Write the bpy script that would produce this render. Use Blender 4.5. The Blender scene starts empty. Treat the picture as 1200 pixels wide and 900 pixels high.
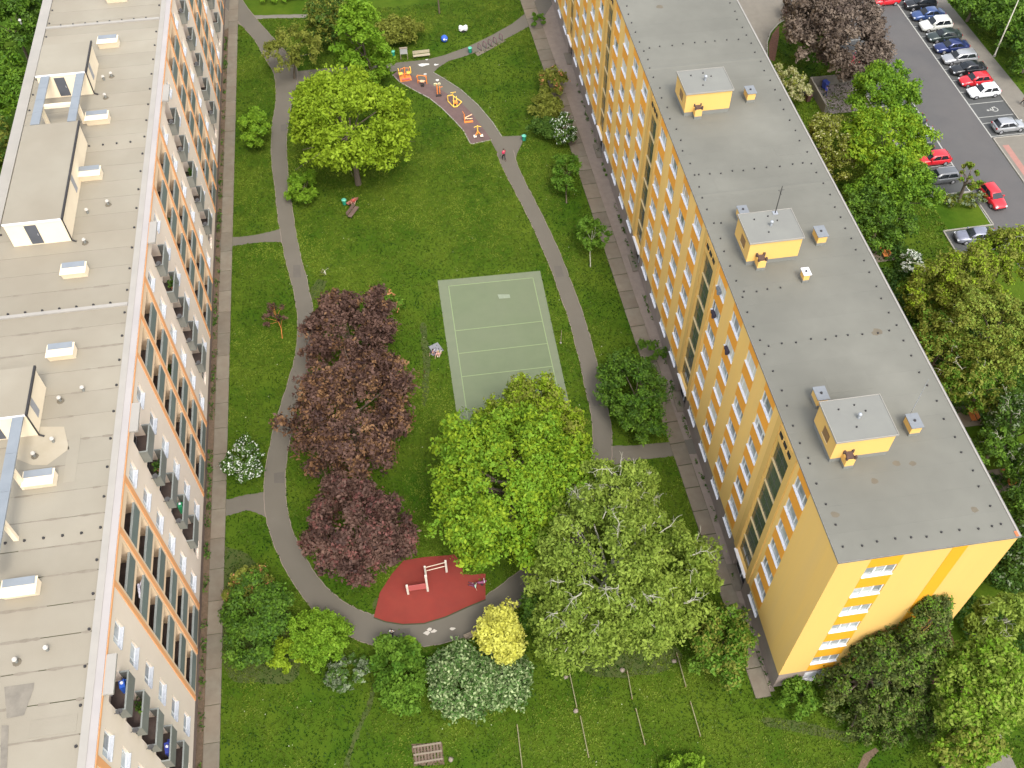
import bpy, bmesh, math, random
import numpy as np
from mathutils import Vector, Matrix

random.seed(7)
scene = bpy.context.scene
COL = scene.collection

# ------------------------------------------------------------------ camera
CAM_H = 80.1
FOC = 1170.77                       # focal length in pixels of a 1200 px wide picture
CM = np.array([[0.98832805, -0.15227421, -0.00449807],
               [-0.12301916, -0.78033794, -0.61313864],
               [0.08985519, 0.60653546, -0.78996252]])   # rows: right, down, forward
cd = bpy.data.cameras.new('camera')
cam = bpy.data.objects.new('camera', cd); COL.objects.link(cam)
mm = Matrix.Identity(4)
for i in range(3):
    mm[i][0] = CM[0][i]; mm[i][1] = -CM[1][i]; mm[i][2] = -CM[2][i]
mm[2][3] = CAM_H
cam.matrix_world = mm
cd.sensor_width = 36.0; cd.lens = FOC / 1200 * 36.0
cd.clip_start = 0.5; cd.clip_end = 3000
scene.camera = cam

# ------------------------------------------------------------------ daylight
SUN_EL, SUN_AZ = 57.0, (0.22, -0.975)       # sun stands behind the camera, a little to the right
world = bpy.data.worlds.new('World'); scene.world = world; world.use_nodes = True
wn = world.node_tree.nodes; wl = world.node_tree.links
sky = wn.new('ShaderNodeTexSky'); sky.sky_type = 'NISHITA'; sky.sun_disc = False
sky.sun_elevation = math.radians(SUN_EL); sky.sun_rotation = math.atan2(SUN_AZ[0], SUN_AZ[1])
sky.air_density = 1.0; sky.dust_density = 3.5; sky.ozone_density = 1.0
haze = wn.new('ShaderNodeHueSaturation'); haze.inputs['Saturation'].default_value = 0.38      # thin bright cloud over the whole sky
wl.new(sky.outputs[0], haze.inputs['Color']); wl.new(haze.outputs[0], wn['Background'].inputs[0])
wn['Background'].inputs[1].default_value = 0.15
sd = bpy.data.lights.new('sun', 'SUN'); sd.energy = 0.68; sd.angle = math.radians(14.0); sd.color = (1.0, 0.93, 0.82)
sun = bpy.data.objects.new('sun', sd); COL.objects.link(sun)
ce = math.cos(math.radians(SUN_EL))
dv = Vector((SUN_AZ[0] * ce, SUN_AZ[1] * ce, math.sin(math.radians(SUN_EL))))
sun.rotation_euler = dv.to_track_quat('Z', 'Y').to_euler(); sun.location = (0, 0, 120)
scene.view_settings.view_transform = 'Standard'; scene.view_settings.look = 'None'
scene.view_settings.exposure = 1.38; scene.view_settings.gamma = 1.0

# ------------------------------------------------------------------ helpers
def at(px, py, z=0.0):
    """survey point: the place at height z seen at a point of the 1200x900 photograph"""
    r = CM.T @ np.array([px - 600.0, py - 450.0, FOC])
    k = (z - CAM_H) / r[2]
    return (float(r[0] * k), float(r[1] * k))

def scale_at(x, y, z=0.0):
    return FOC / float(CM[2] @ np.array([x, y, z - CAM_H]))

def tag(o, label=None, cat=None, group=None, kind=None):
    if label: o['label'] = label
    if cat: o['category'] = cat
    if group: o['group'] = group
    if kind: o['kind'] = kind
    return o

def thing(name, label, cat, loc=(0, 0, 0), rz=0.0, group=None):
    o = bpy.data.objects.new(name, None); COL.objects.link(o)
    o.location = loc; o.rotation_euler = (0, 0, rz); o.empty_display_size = 0.3
    return tag(o, label, cat, group)

def wloc(o):
    v = Vector((0, 0, 0))
    while o is not None:
        v += Vector(o.location); o = o.parent
    return v

def link(name, mesh, parent=None, loc=(0, 0, 0), rz=0.0):
    o = bpy.data.objects.new(name, mesh); COL.objects.link(o)
    o.location = loc; o.rotation_euler = (0, 0, rz)
    if parent is not None: o.parent = parent
    return o

def copy_tree(o, parent=None):
    c = o.copy(); COL.objects.link(c); c.parent = parent
    for ch in list(o.children): copy_tree(ch, c)
    return c

class MB:
    def __init__(s): s.v = []; s.f = []; s.m = []; s.sm = []
    def add(s, vs, fs, mi=0, smooth=False):
        b = len(s.v); s.v.extend([tuple(map(float, p)) for p in vs])
        for f in fs: s.f.append([b + i for i in f]); s.m.append(mi); s.sm.append(smooth)
        return s
    def box(s, x0, x1, y0, y1, z0, z1, mi=0):
        vs = [(x0, y0, z0), (x1, y0, z0), (x1, y1, z0), (x0, y1, z0), (x0, y0, z1), (x1, y0, z1), (x1, y1, z1), (x0, y1, z1)]
        return s.add(vs, [(0, 3, 2, 1), (4, 5, 6, 7), (0, 1, 5, 4), (1, 2, 6, 5), (2, 3, 7, 6), (3, 0, 4, 7)], mi)
    def obox(s, c, sz, rz=0.0, mi=0, rx=0.0, ry=0.0):
        from mathutils import Euler
        R = Euler((rx, ry, rz)).to_matrix(); vs = []
        for dz in (-.5, .5):
            for dx, dy in ((-.5, -.5), (.5, -.5), (.5, .5), (-.5, .5)):
                vs.append(Vector(c) + R @ Vector((dx * sz[0], dy * sz[1], dz * sz[2])))
        return s.add(vs, [(0, 3, 2, 1), (4, 5, 6, 7), (0, 1, 5, 4), (1, 2, 6, 5), (2, 3, 7, 6), (3, 0, 4, 7)], mi)
    def tube(s, p0, p1, r0, r1=None, n=8, mi=0, smooth=True):
        r1 = r0 if r1 is None else r1
        p0, p1 = Vector(p0), Vector(p1); d = (p1 - p0)
        if d.length < 1e-6: return s
        d.normalize(); a = d.orthogonal().normalized(); b = d.cross(a); vs = []
        for p, r in ((p0, r0), (p1, r1)):
            for i in range(n):
                t = 2 * math.pi * i / n; vs.append(p + a * (r * math.cos(t)) + b * (r * math.sin(t)))
        s.add(vs, [(i, (i + 1) % n, n + (i + 1) % n, n + i) for i in range(n)], mi, smooth)
        s.add(vs[:n], [tuple(range(n - 1, -1, -1))], mi); s.add(vs[n:], [tuple(range(n))], mi)
        return s
    def path(s, pts, rs, n=6, mi=0):
        for i in range(len(pts) - 1): s.tube(pts[i], pts[i + 1], rs[i], rs[i + 1], n, mi)
        return s
    def ball(s, c, r, mi=0, n=8, sz=1.0):
        vs = []; fs = []
        for j in range(1, n // 2):
            ph = math.pi * j / (n // 2)
            for i in range(n):
                t = 2 * math.pi * i / n
                vs.append((c[0] + r * math.sin(ph) * math.cos(t), c[1] + r * math.sin(ph) * math.sin(t), c[2] + r * sz * math.cos(ph)))
        m = n // 2 - 1; vs.append((c[0], c[1], c[2] + r * sz)); vs.append((c[0], c[1], c[2] - r * sz)); T = m * n; B = T + 1
        for j in range(m - 1):
            for i in range(n): fs.append((j * n + i, (j + 1) * n + i, (j + 1) * n + (i + 1) % n, j * n + (i + 1) % n))
        for i in range(n):
            fs.append((T, i, (i + 1) % n)); fs.append((B, (m - 1) * n + (i + 1) % n, (m - 1) * n + i))
        return s.add(vs, fs, mi, True)
    def prism(s, poly, z0, z1, mi=0):
        n = len(poly)
        a = sum(poly[i][0] * poly[(i + 1) % n][1] - poly[(i + 1) % n][0] * poly[i][1] for i in range(n))
        if a < 0: poly = poly[::-1]
        vs = [(p[0], p[1], z0) for p in poly] + [(p[0], p[1], z1) for p in poly]
        s.add(vs, [tuple(range(n, 2 * n))] + [(i, (i + 1) % n, n + (i + 1) % n, n + i) for i in range(n)], mi)
        return s
    def mesh(s, name, mats, off=(0, 0, 0)):
        me = bpy.data.meshes.new(name)
        me.from_pydata([(p[0] - off[0], p[1] - off[1], p[2] - off[2]) for p in s.v], [], s.f)
        if not isinstance(mats, (list, tuple)): mats = [mats]
        for m in mats: me.materials.append(m)
        me.polygons.foreach_set('material_index', s.m)
        me.polygons.foreach_set('use_smooth', s.sm)
        me.update(); return me
    def build(s, name, mats, parent=None, local=False):
        off = (0, 0, 0) if (local or parent is None) else wloc(parent)
        return link(name, s.mesh(name, mats, off), parent)

# ------------------------------------------------------------------ materials
def mat(name, c1, c2=None, rough=0.8, scale=3.0, detail=5.0, bump=0.0, bscale=30.0, metal=0.0, spec=0.4,
        c3=None, scale3=0.15, f3=0.5, rnd=0.0, stretch=None):
    m = bpy.data.materials.new(name); m.use_nodes = True
    nt = m.node_tree; N = nt.nodes; L = nt.links; bs = N['Principled BSDF']
    bs.inputs['Roughness'].default_value = rough; bs.inputs['Metallic'].default_value = metal
    bs.inputs['Specular IOR Level'].default_value = spec
    c2 = c2 or tuple(x * 0.8 for x in c1)
    geo = N.new('ShaderNodeNewGeometry'); src = geo.outputs['Position']
    if stretch:
        mp = N.new('ShaderNodeMapping'); mp.inputs['Scale'].default_value = stretch
        L.new(src, mp.inputs['Vector']); src = mp.outputs['Vector']
    def noise(sc, det):
        n = N.new('ShaderNodeTexNoise'); n.inputs['Scale'].default_value = sc; n.inputs['Detail'].default_value = det
        n.inputs['Roughness'].default_value = 0.6
        L.new(src, n.inputs['Vector']); r = N.new('ShaderNodeMapRange')
        r.inputs['From Min'].default_value = 0.3; r.inputs['From Max'].default_value = 0.7
        L.new(n.outputs['Fac'], r.inputs['Value']); return r.outputs['Result']
    mx = N.new('ShaderNodeMix'); mx.data_type = 'RGBA'
    mx.inputs[6].default_value = (*c1, 1); mx.inputs[7].default_value = (*c2, 1)
    L.new(noise(scale, detail), mx.inputs[0]); out = mx.outputs[2]
    if c3:
        m3 = N.new('ShaderNodeMix'); m3.data_type = 'RGBA'; L.new(out, m3.inputs[6]); m3.inputs[7].default_value = (*c3, 1)
        mu = N.new('ShaderNodeMath'); mu.operation = 'MULTIPLY'; mu.inputs[1].default_value = f3
        L.new(noise(scale3, 4), mu.inputs[0]); L.new(mu.outputs[0], m3.inputs[0]); out = m3.outputs[2]
    if rnd:
        oi = N.new('ShaderNodeObjectInfo'); hv = N.new('ShaderNodeHueSaturation')
        mr = N.new('ShaderNodeMapRange'); mr.inputs['To Min'].default_value = 1 - rnd; mr.inputs['To Max'].default_value = 1 + rnd
        L.new(oi.outputs['Random'], mr.inputs['Value']); L.new(mr.outputs['Result'], hv.inputs['Value'])
        L.new(out, hv.inputs['Color']); out = hv.outputs['Color']
    L.new(out, bs.inputs['Base Color'])
    if bump:
        nb = N.new('ShaderNodeTexNoise'); nb.inputs['Scale'].default_value = bscale; nb.inputs['Detail'].default_value = 4
        L.new(geo.outputs['Position'], nb.inputs['Vector'])
        b = N.new('ShaderNodeBump'); b.inputs['Strength'].default_value = bump; b.inputs['Distance'].default_value = 0.05
        L.new(nb.outputs['Fac'], b.inputs['Height']); L.new(b.outputs['Normal'], bs.inputs['Normal'])
    return m

def leafmat(name, ca, cb, trans=0.35):
    """two natural leaf tones mixed by the tint attribute carried by each leaf"""
    m = bpy.data.materials.new(name); m.use_nodes = True
    nt = m.node_tree; N = nt.nodes; L = nt.links; N.remove(N['Principled BSDF'])
    at_ = N.new('ShaderNodeAttribute'); at_.attribute_name = 'tint'
    mx = N.new('ShaderNodeMix'); mx.data_type = 'RGBA'; mx.inputs[6].default_value = (*ca, 1); mx.inputs[7].default_value = (*cb, 1)
    L.new(at_.outputs['Fac'], mx.inputs[0])
    d = N.new('ShaderNodeBsdfPrincipled'); d.inputs['Roughness'].default_value = 0.55; d.inputs['Specular IOR Level'].default_value = 0.12
    t = N.new('ShaderNodeBsdfTranslucent'); ms = N.new('ShaderNodeMixShader'); ms.inputs[0].default_value = trans
    L.new(mx.outputs[2], d.inputs['Base Color']); L.new(mx.outputs[2], t.inputs['Color'])
    L.new(d.outputs[0], ms.inputs[1]); L.new(t.outputs[0], ms.inputs[2])
    L.new(ms.outputs[0], N['Material Output'].inputs['Surface'])
    return m

M = {}
M['grass'] = mat('grass_lawn', (0.036, 0.086, 0.004), (0.021, 0.057, 0.002), 0.95, 0.9, 10, 0.8, 9, c3=(0.084, 0.124, 0.010), scale3=0.17, f3=0.85, spec=0.1)
M['asphalt'] = mat('asphalt_path', (0.126, 0.114, 0.091), (0.104, 0.094, 0.075), 0.9, 0.5, 8, 0.25, 40, c3=(0.140, 0.123, 0.097), scale3=0.25)
M['repair'] = mat('asphalt_repair', (0.111, 0.099, 0.084), (0.096, 0.087, 0.072), 0.9, 1.2, 8, 0.2, 40)
M['reddish'] = mat('exercise_strip', (0.144, 0.094, 0.086), (0.108, 0.072, 0.068), 0.95, 1.2, 6, 0.2, 40)
M['rubber'] = mat('red_rubber', (0.211, 0.028, 0.020), (0.172, 0.027, 0.020), 0.9, 0.9, 6, 0.2, 60, c3=(0.242, 0.043, 0.027), scale3=0.35)
M['court'] = mat('court_green', (0.133, 0.167, 0.092), (0.119, 0.150, 0.084), 0.85, 0.7, 6, 0.1, 40, c3=(0.151, 0.170, 0.109), scale3=0.12, f3=0.6)
M['court_out'] = mat('court_margin', (0.155, 0.178, 0.112), (0.137, 0.161, 0.102), 0.85, 1.0, 6)
M['court_line'] = mat('court_line_paint', (0.225, 0.285, 0.135), (0.188, 0.247, 0.128), 0.8, 4)
M['concrete'] = mat('concrete_slab', (0.180, 0.160, 0.122), (0.132, 0.118, 0.090), 0.9, 1.2, 7, 0.3, 25, c3=(0.176, 0.126, 0.087), scale3=0.3, rnd=0.12)
M['apron'] = mat('concrete_apron', (0.243, 0.198, 0.160), (0.198, 0.158, 0.130), 0.9, 1.5, 7, 0.3, 25)
M['soil'] = mat('bare_soil', (0.15, 0.10, 0.065), (0.09, 0.065, 0.04), 1.0, 3.5, 8, 0.8, 18)
M['worn'] = mat('worn_turf', (0.064, 0.075, 0.019), (0.041, 0.071, 0.009), 1.0, 1.6, 8, 0.8, 14)
M['mulch'] = mat('bark_mulch', (0.16, 0.075, 0.045), (0.09, 0.045, 0.03), 1.0, 4, 8, 0.9, 14)
M['joint'] = mat('soil_joint', (0.06, 0.05, 0.03), (0.045, 0.06, 0.02), 1.0, 2)
M['kerb'] = mat('kerb_stone', (0.30, 0.28, 0.24), (0.24, 0.225, 0.19), 0.9, 3)
M['road'] = mat('parking_asphalt', (0.092, 0.090, 0.088), (0.079, 0.077, 0.077), 0.9, 0.35, 8, 0.2, 40, c3=(0.108, 0.099, 0.094), scale3=0.2)
M['bay'] = mat('bay_asphalt', (0.078, 0.079, 0.078), (0.061, 0.064, 0.062), 0.9, 0.6, 8, 0.2, 40)
M['roadpaint'] = mat('road_paint', (0.396, 0.396, 0.360), (0.288, 0.288, 0.266), 0.8, 3)
M['sidewalk'] = mat('sidewalk', (0.180, 0.164, 0.135), (0.152, 0.139, 0.115), 0.9, 1.0, 6, 0.2, 30)
M['redpave'] = mat('red_tactile_paving', (0.34, 0.17, 0.14), (0.28, 0.15, 0.12), 0.9, 3)
# right-hand building
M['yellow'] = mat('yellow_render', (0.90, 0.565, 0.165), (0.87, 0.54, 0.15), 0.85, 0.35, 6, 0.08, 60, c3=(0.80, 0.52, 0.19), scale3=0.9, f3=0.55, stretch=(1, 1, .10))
M['yellow_dimmed'] = mat('dimmed_yellow_render', (0.722, 0.452, 0.132), (0.697, 0.430, 0.120), 0.85, 0.35, 6, 0.08, 60, c3=(0.66, 0.41, 0.125), scale3=0.8, f3=0.45, stretch=(1, 1, .10))  # front-wall yellow with its colour darkened to offset sun on gable and huts
M['orange'] = mat('orange_render', (0.88, 0.375, 0.045), (0.84, 0.35, 0.04), 0.85, 0.8, 5, rnd=0.06)
M['deep_yellow'] = mat('deep_yellow_render', (0.74, 0.34, 0.012), (0.70, 0.32, 0.012), 0.85, 0.8, 5)
M['socle'] = mat('grey_socle', (0.294, 0.236, 0.200), (0.237, 0.193, 0.163), 0.9, 0.9, 6, 0.2, 30)
M['white'] = mat('white_pvc', (0.80, 0.80, 0.80), (0.74, 0.75, 0.76), 0.45, 2)
M['sill'] = mat('white_sill', (0.82, 0.82, 0.84), (0.74, 0.74, 0.77), 0.5, 2)
M['glazing_bar'] = mat('cream_bar', (0.80, 0.62, 0.34), (0.74, 0.57, 0.30), 0.6, 2)
M['roof_grey'] = mat('grey_roof_felt', (0.178, 0.175, 0.147), (0.155, 0.153, 0.128), 0.9, 0.22, 7, 0.15, 20, c3=(0.126, 0.124, 0.104), scale3=0.13, f3=0.95, rnd=0.02)
M['roof_cap'] = mat('grey_cap_felt', (0.199, 0.201, 0.178), (0.175, 0.175, 0.158), 0.9, 0.4, 6, 0.15, 20)
M['stain'] = mat('roof_stain', (0.144, 0.122, 0.086), (0.122, 0.104, 0.076), 0.95, 2)
M['metal_dark'] = mat('dark_metal', (0.05, 0.045, 0.045), (0.035, 0.035, 0.035), 0.5, 3, metal=0.3)
M['metal'] = mat('galvanised_metal', (0.42, 0.44, 0.46), (0.35, 0.37, 0.40), 0.45, 2, metal=0.4)
M['steel'] = mat('steel_tube', (0.55, 0.55, 0.56), (0.45, 0.45, 0.47), 0.35, 2, metal=0.6)
M['black'] = mat('black_rubber', (0.02, 0.02, 0.02), (0.03, 0.03, 0.03), 0.8, 3)
# left-hand building
M['cream'] = mat('cream_render', (0.84, 0.70, 0.565), (0.80, 0.665, 0.53), 0.88, 0.5, 6, 0.08, 50, c3=(0.76, 0.62, 0.50), scale3=0.2, f3=0.4)
M['peach'] = mat('peach_render', (0.83, 0.585, 0.37), (0.79, 0.55, 0.34), 0.88, 0.6, 6, 0.08, 50, c3=(0.82, 0.64, 0.44), scale3=0.22, f3=0.6)
M['lorange'] = mat('apricot_render', (0.80, 0.385, 0.165), (0.76, 0.355, 0.145), 0.88, 0.7, 6, 0.08, 50)
M['lsocle'] = mat('brown_socle', (0.21, 0.15, 0.12), (0.15, 0.11, 0.085), 0.95, 1.4, 6, 0.3, 20)
M['rail'] = mat('green_grey_rail_panel', (0.165, 0.195, 0.175), (0.135, 0.16, 0.145), 0.6, 1.5, rnd=0.12)
M['railcap'] = mat('pale_rail_cap', (0.25, 0.265, 0.245), None, 0.5, 2)
M['balc'] = mat('grey_balcony_panel', (0.20, 0.20, 0.175), (0.165, 0.165, 0.145), 0.7, 1.2, rnd=0.10)
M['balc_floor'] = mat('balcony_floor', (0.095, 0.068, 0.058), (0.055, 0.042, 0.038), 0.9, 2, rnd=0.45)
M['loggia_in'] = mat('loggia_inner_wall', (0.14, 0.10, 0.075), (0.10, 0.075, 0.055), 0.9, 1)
M['roof_beige'] = mat('beige_roof_felt', (0.293, 0.267, 0.210), (0.256, 0.233, 0.182), 0.92, 0.20, 8, 0.2, 15, c3=(0.219, 0.189, 0.140), scale3=0.11, f3=0.75, rnd=0.045)
M['verge'] = mat('verge_sheet', (0.331, 0.308, 0.271), (0.294, 0.276, 0.244), 0.6, 0.5, 5, metal=0.05)
M['cream_box'] = mat('cream_duct_render', (0.83, 0.71, 0.51), (0.79, 0.66, 0.47), 0.85, 0.8)
M['blue_sheet'] = mat('blue_grey_sheet', (0.27, 0.295, 0.315), (0.23, 0.255, 0.275), 0.4, 0.8, metal=0.3)
M['bark'] = mat('bark', (0.16, 0.125, 0.09), (0.10, 0.08, 0.06), 0.95, 6)
M['bark_pale'] = mat('pale_bark', (0.42, 0.41, 0.32), (0.30, 0.29, 0.22), 0.9, 6)
M['wood'] = mat('orange_wood', (0.60, 0.22, 0.06), (0.48, 0.17, 0.05), 0.6, 6)
M['wood_grey'] = mat('weathered_wood', (0.30, 0.24, 0.18), (0.22, 0.18, 0.13), 0.85, 6)
M['bin_green'] = mat('green_plastic', (0.02, 0.28, 0.17), (0.02, 0.22, 0.13), 0.45, 3)
M['gym_orange'] = mat('orange_paint', (0.86, 0.27, 0.05), (0.80, 0.24, 0.05), 0.4, 3)
M['gym_yellow'] = mat('yellow_paint', (0.92, 0.60, 0.10), (0.88, 0.55, 0.08), 0.4, 3)
M['pole_cream'] = mat('cream_painted_post', (0.72, 0.68, 0.58), (0.64, 0.60, 0.50), 0.5, 5)
M['red_panel'] = mat('red_panel', (0.50, 0.13, 0.12), (0.44, 0.11, 0.10), 0.5, 4)
M['skin'] = mat('skin', (0.55, 0.34, 0.25), (0.50, 0.30, 0.22), 0.6, 8)
M['hair'] = mat('hair', (0.05, 0.03, 0.02), None, 0.7, 8)
def plain(name, c, rough=0.7, metal=0.0):
    if name not in M: M[name] = mat(name, c, tuple(x * 0.85 for x in c), rough, 4, metal=metal)
    return M[name]

def glassmat(name, c, rough=0.08, rnd=0.5, c2=None):
    m = mat(name, c, c2 or tuple(x * 0.5 for x in c), rough, 0.9, 3, spec=0.6, rnd=rnd); return m
M['glass'] = glassmat('window_glass', (0.22, 0.25, 0.26), c2=(0.50, 0.50, 0.48))
M['glass_dark'] = glassmat('dark_glass', (0.035, 0.04, 0.045), 0.06, 0.4, c2=(0.07, 0.075, 0.08))
M['glass_stair'] = glassmat('stair_glass', (0.060, 0.075, 0.052), 0.12, 0.2, c2=(0.095, 0.105, 0.075))
M['car_glass'] = glassmat('car_glass', (0.02, 0.025, 0.03), 0.05, 0.0)
M['door_grey'] = mat('grey_steel_door', (0.10, 0.105, 0.12), (0.075, 0.08, 0.09), 0.5, 1)

# ------------------------------------------------------------------ curves on the ground
def catmull(pts, n=8):
    P = [pts[0]] + list(pts) + [pts[-1]]; out = []
    for i in range(1, len(P) - 2):
        a, b, c, d = [np.array(q, float) for q in P[i - 1:i + 3]]
        for k in range(n):
            t = k / n
            out.append(0.5 * ((2 * b) + (-a + c) * t + (2 * a - 5 * b + 4 * c - d) * t * t + (-a + 3 * b - 3 * c + d) * t ** 3))
    out.append(np.array(pts[-1], float)); return out

HARD = []        # hard surfaces, kept free of grass
def strip_poly(px, widths, n=8):
    W = [(*at(*p), w) for p, w in zip(px, widths)]
    c = catmull(W, n); L = []; R = []
    for i in range(len(c)):
        a = c[max(i - 1, 0)][:2]; b = c[min(i + 1, len(c) - 1)][:2]; d = (b - a) / (np.linalg.norm(b - a) + 1e-9)
        nn = np.array([-d[1], d[0]]); ja, jb = (random.uniform(-.045, .045) for _ in (0, 1)); L.append(c[i][:2] + nn * (c[i][2] / 2 + ja)); R.append(c[i][:2] - nn * (c[i][2] / 2 + jb))
    return [tuple(map(float, p)) for p in L], [tuple(map(float, p)) for p in R]

def add_strip(name, px, widths, z, material):
    L, R = strip_poly(px, widths); mb = MB()
    vs = [(p[0], p[1], z) for p in L] + [(p[0], p[1], z) for p in R]; n = len(L)
    mb.add(vs, [(i, n + i, n + i + 1, i + 1) for i in range(n - 1)])
    o = mb.build(name, material); o['kind'] = 'structure'
    HARD.append(L + R[::-1]); return o, L, R

def add_poly(name, pts, z, material, z0=None, hard=True):
    mb = MB()
    n = len(pts); a = sum(pts[i][0] * pts[(i + 1) % n][1] - pts[(i + 1) % n][0] * pts[i][1] for i in range(n))
    if a < 0: pts = pts[::-1]
    bm = bmesh.new(); vs = [bm.verts.new((p[0], p[1], z)) for p in pts]; bm.faces.new(vs); bm.normal_update()
    bmesh.ops.triangulate(bm, faces=bm.faces[:], ngon_method='EAR_CLIP')
    me = bpy.data.meshes.new(name); bm.to_mesh(me); bm.free(); me.materials.append(material)
    o = link(name, me); o['kind'] = 'structure'
    if hard: HARD.append(list(pts))
    return o

def kerb_line(name, pts, w, z0, z1, material, parent=None, closed=False):
    mb = MB(); pts = [Vector((p[0], p[1])) for p in pts]
    n = len(pts); rng = range(n if closed else n - 1)
    for i in rng:
        a, b = pts[i], pts[(i + 1) % n]; d = (b - a)
        if d.length < 1e-4: continue
        mb.obox(((a.x + b.x) / 2, (a.y + b.y) / 2, (z0 + z1) / 2), (d.length, w, z1 - z0), math.atan2(d.y, d.x))
    o = mb.build(name, material, parent)
    if parent is None: o['kind'] = 'structure'
    return o

PXS = lambda L: [at(*p) for p in L]

# ================================================================== GROUND
g = MB(); g.add([(-700, -500, 0), (700, -500, 0), (700, 900, 0), (-700, 900, 0)], [(0, 1, 2, 3)])
tag(g.build('lawn_ground', M['grass']), kind='structure')

# winding path on the left, swinging round the red play surface
left_px = [(268, -4), (283, 16), (306, 42), (321, 62), (335, 86), (333, 118), (328, 150), (327, 182), (331, 222), (336, 262),
           (343, 300), (352, 335), (358, 372), (356, 412), (346, 452), (335, 490), (326, 530), (322, 568), (326, 610), (342, 652),
           (367, 692), (400, 722), (438, 738), (482, 742), (528, 735), (570, 716), (608, 690), (648, 655), (682, 608), (700, 560),
           (706, 525), (704, 490), (696, 455), (687, 415), (675, 372), (660, 330), (645, 292), (628, 255), (612, 224), (599, 198), (592, 178)]
left_w = [3.2, 2.6, 2.4, 3.0, 3.1, 2.2, 2.0, 1.9, 1.8, 1.8, 1.75, 1.7, 1.7, 1.65, 1.7, 1.8, 1.9, 2.0, 2.0, 2.0, 2.1, 2.4, 2.6, 2.7, 2.5,
          2.5, 2.6, 2.4, 2.1, 2.0, 1.9, 1.8, 1.75, 1.75, 1.72, 1.7, 1.7, 1.7, 1.75, 1.9, 2.1]
_, LL, RR = add_strip('footpath_loop', left_px, left_w, 0.030, M['asphalt'])
kerb_line('footpath_edging', LL, 0.06, 0, 0.0365, M['apron']); kerb_line('footpath_edging', RR, 0.06, 0, 0.0365, M['apron'])
up = [(345, 84), (372, 81), (400, 79), (430, 76), (455, 75), (470, 73), (500, 70), (520, 65), (548, 55), (575, 42), (600, 28), (618, 14), (628, 0), (632, -14),
      (652, -14), (648, 4), (636, 22), (618, 32), (600, 42), (570, 57), (545, 66), (525, 72), (513, 80), (508, 85), (523, 94), (540, 105), (560, 123), (577, 143), (588, 160),
      (613, 159), (612, 168), (606, 180), (601, 200), (588, 192), (583, 180), (575, 165), (566, 150), (553, 133), (540, 120), (518, 106), (503, 98), (482, 88), (466, 83),
      (455, 85), (430, 86), (400, 86), (360, 93), (343, 103), (335, 100), (335, 88)]
add_poly('footpath_plaza', PXS(up), 0.022, M['asphalt'])
ex = [(466, 83), (482, 88), (503, 98), (518, 106), (540, 120), (553, 133), (566, 150), (576, 164), (553, 169), (551, 168), (543, 153), (533, 142), (518, 127), (503, 115), (482, 104), (468, 96), (460, 88)]
add_poly('exercise_strip', PXS(ex), 0.027, M['reddish'])
kerb_line('exercise_strip_edging', PXS(ex[7:]), 0.12, 0, 0.06, M['kerb'])
kerb_line('plaza_edging', PXS(up[23:29]), 0.08, 0, 0.06, M['kerb'])
add_strip('footpath_branch', [(258, 284), (275, 283), (300, 280), (322, 277), (338, 275)], [1.6, 1.4, 1.35, 1.9, 3.0], 0.026, M['asphalt'])
add_strip('footpath_branch', [(250, 596), (270, 594), (290, 589), (312, 590), (328, 592)], [1.9, 1.75, 1.75, 2.6, 3.8], 0.026, M['asphalt'])
add_strip('footpath_branch', [(706, 535), (740, 531), (772, 528), (805, 524), (818, 523)], [2.6, 1.7, 1.7, 1.7, 1.8], 0.026, M['asphalt'])
add_strip('footpath_branch', [(283, 22), (310, 20), (356, 19), (395, 18)], [1.5, 0.9, 0.9, 0.9], 0.026, M['sidewalk'])

for k, (px, py, sx, sy) in enumerate([(333, 150, .9, 1.4), (348, 318, .8, 1.9), (327, 560, 1.0, 1.2), (470, 742, 1.6, .8), (655, 318, .9, 1.6), (700, 470, 1.0, 1.3), (520, 92, .8, .6)]):
    x, y = at(px, py); rq = random.Random(k); add_poly('path_repair', [(x + sx * (a + rq.uniform(-.06, .06)), y + sy * (b2 + rq.uniform(-.06, .06))) for a, b2 in ((-.5, -.5), (.5, -.5), (.5, .5), (-.5, .5))], 0.0318 if k < 6 else .0245, M['repair'], hard=False)

# paving of concrete slabs along both houses: every slab its own piece
def slab_mesh(w, l, h=0.10, b=0.02):
    mb = MB(); x, y = w / 2, l / 2
    vs = [(-x, -y, 0), (x, -y, 0), (x, y, 0), (-x, y, 0), (-x, -y, h - b), (x, -y, h - b), (x, y, h - b), (-x, y, h - b),
          (-x + b, -y + b, h), (x - b, -y + b, h), (x - b, y - b, h), (-x + b, y - b, h)]
    mb.add(vs, [(8, 9, 10, 11)] + [(i, (i + 1) % 4, 4 + (i + 1) % 4, 4 + i) for i in range(4)] + [(4 + i, 4 + (i + 1) % 4, 8 + (i + 1) % 4, 8 + i) for i in range(4)])
    return mb
def pavement(name, x_of, w_of, y0, y1, step, gap):
    base = MB(); A = [(x_of(y0), y0), (x_of(y0) + w_of(y0), y0), (x_of(y1) + w_of(y1), y1), (x_of(y1), y1)]
    base.prism(A, -0.05, 0.035); root = base.build(name, M['joint']); root['kind'] = 'structure'; HARD.append(A)
    rr = random.Random(3); y = y0
    meshes = {}
    while y < y1 - 0.5:
        yc = y + step / 2; w = round(w_of(yc) - 0.03, 1)
        if w not in meshes: meshes[w] = slab_mesh(w, step - gap).mesh('slab', M['concrete'])
        s = link('slab', meshes[w], root, (x_of(yc) + w_of(yc) / 2, yc, -0.02 + rr.uniform(-.012, .012)), math.radians(rr.uniform(-.5, .5)) - math.atan(x_of(yc + .5) - x_of(yc - .5)))
        s.rotation_euler[0] = rr.uniform(-.006, .006)
        y += step
    return root
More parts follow.
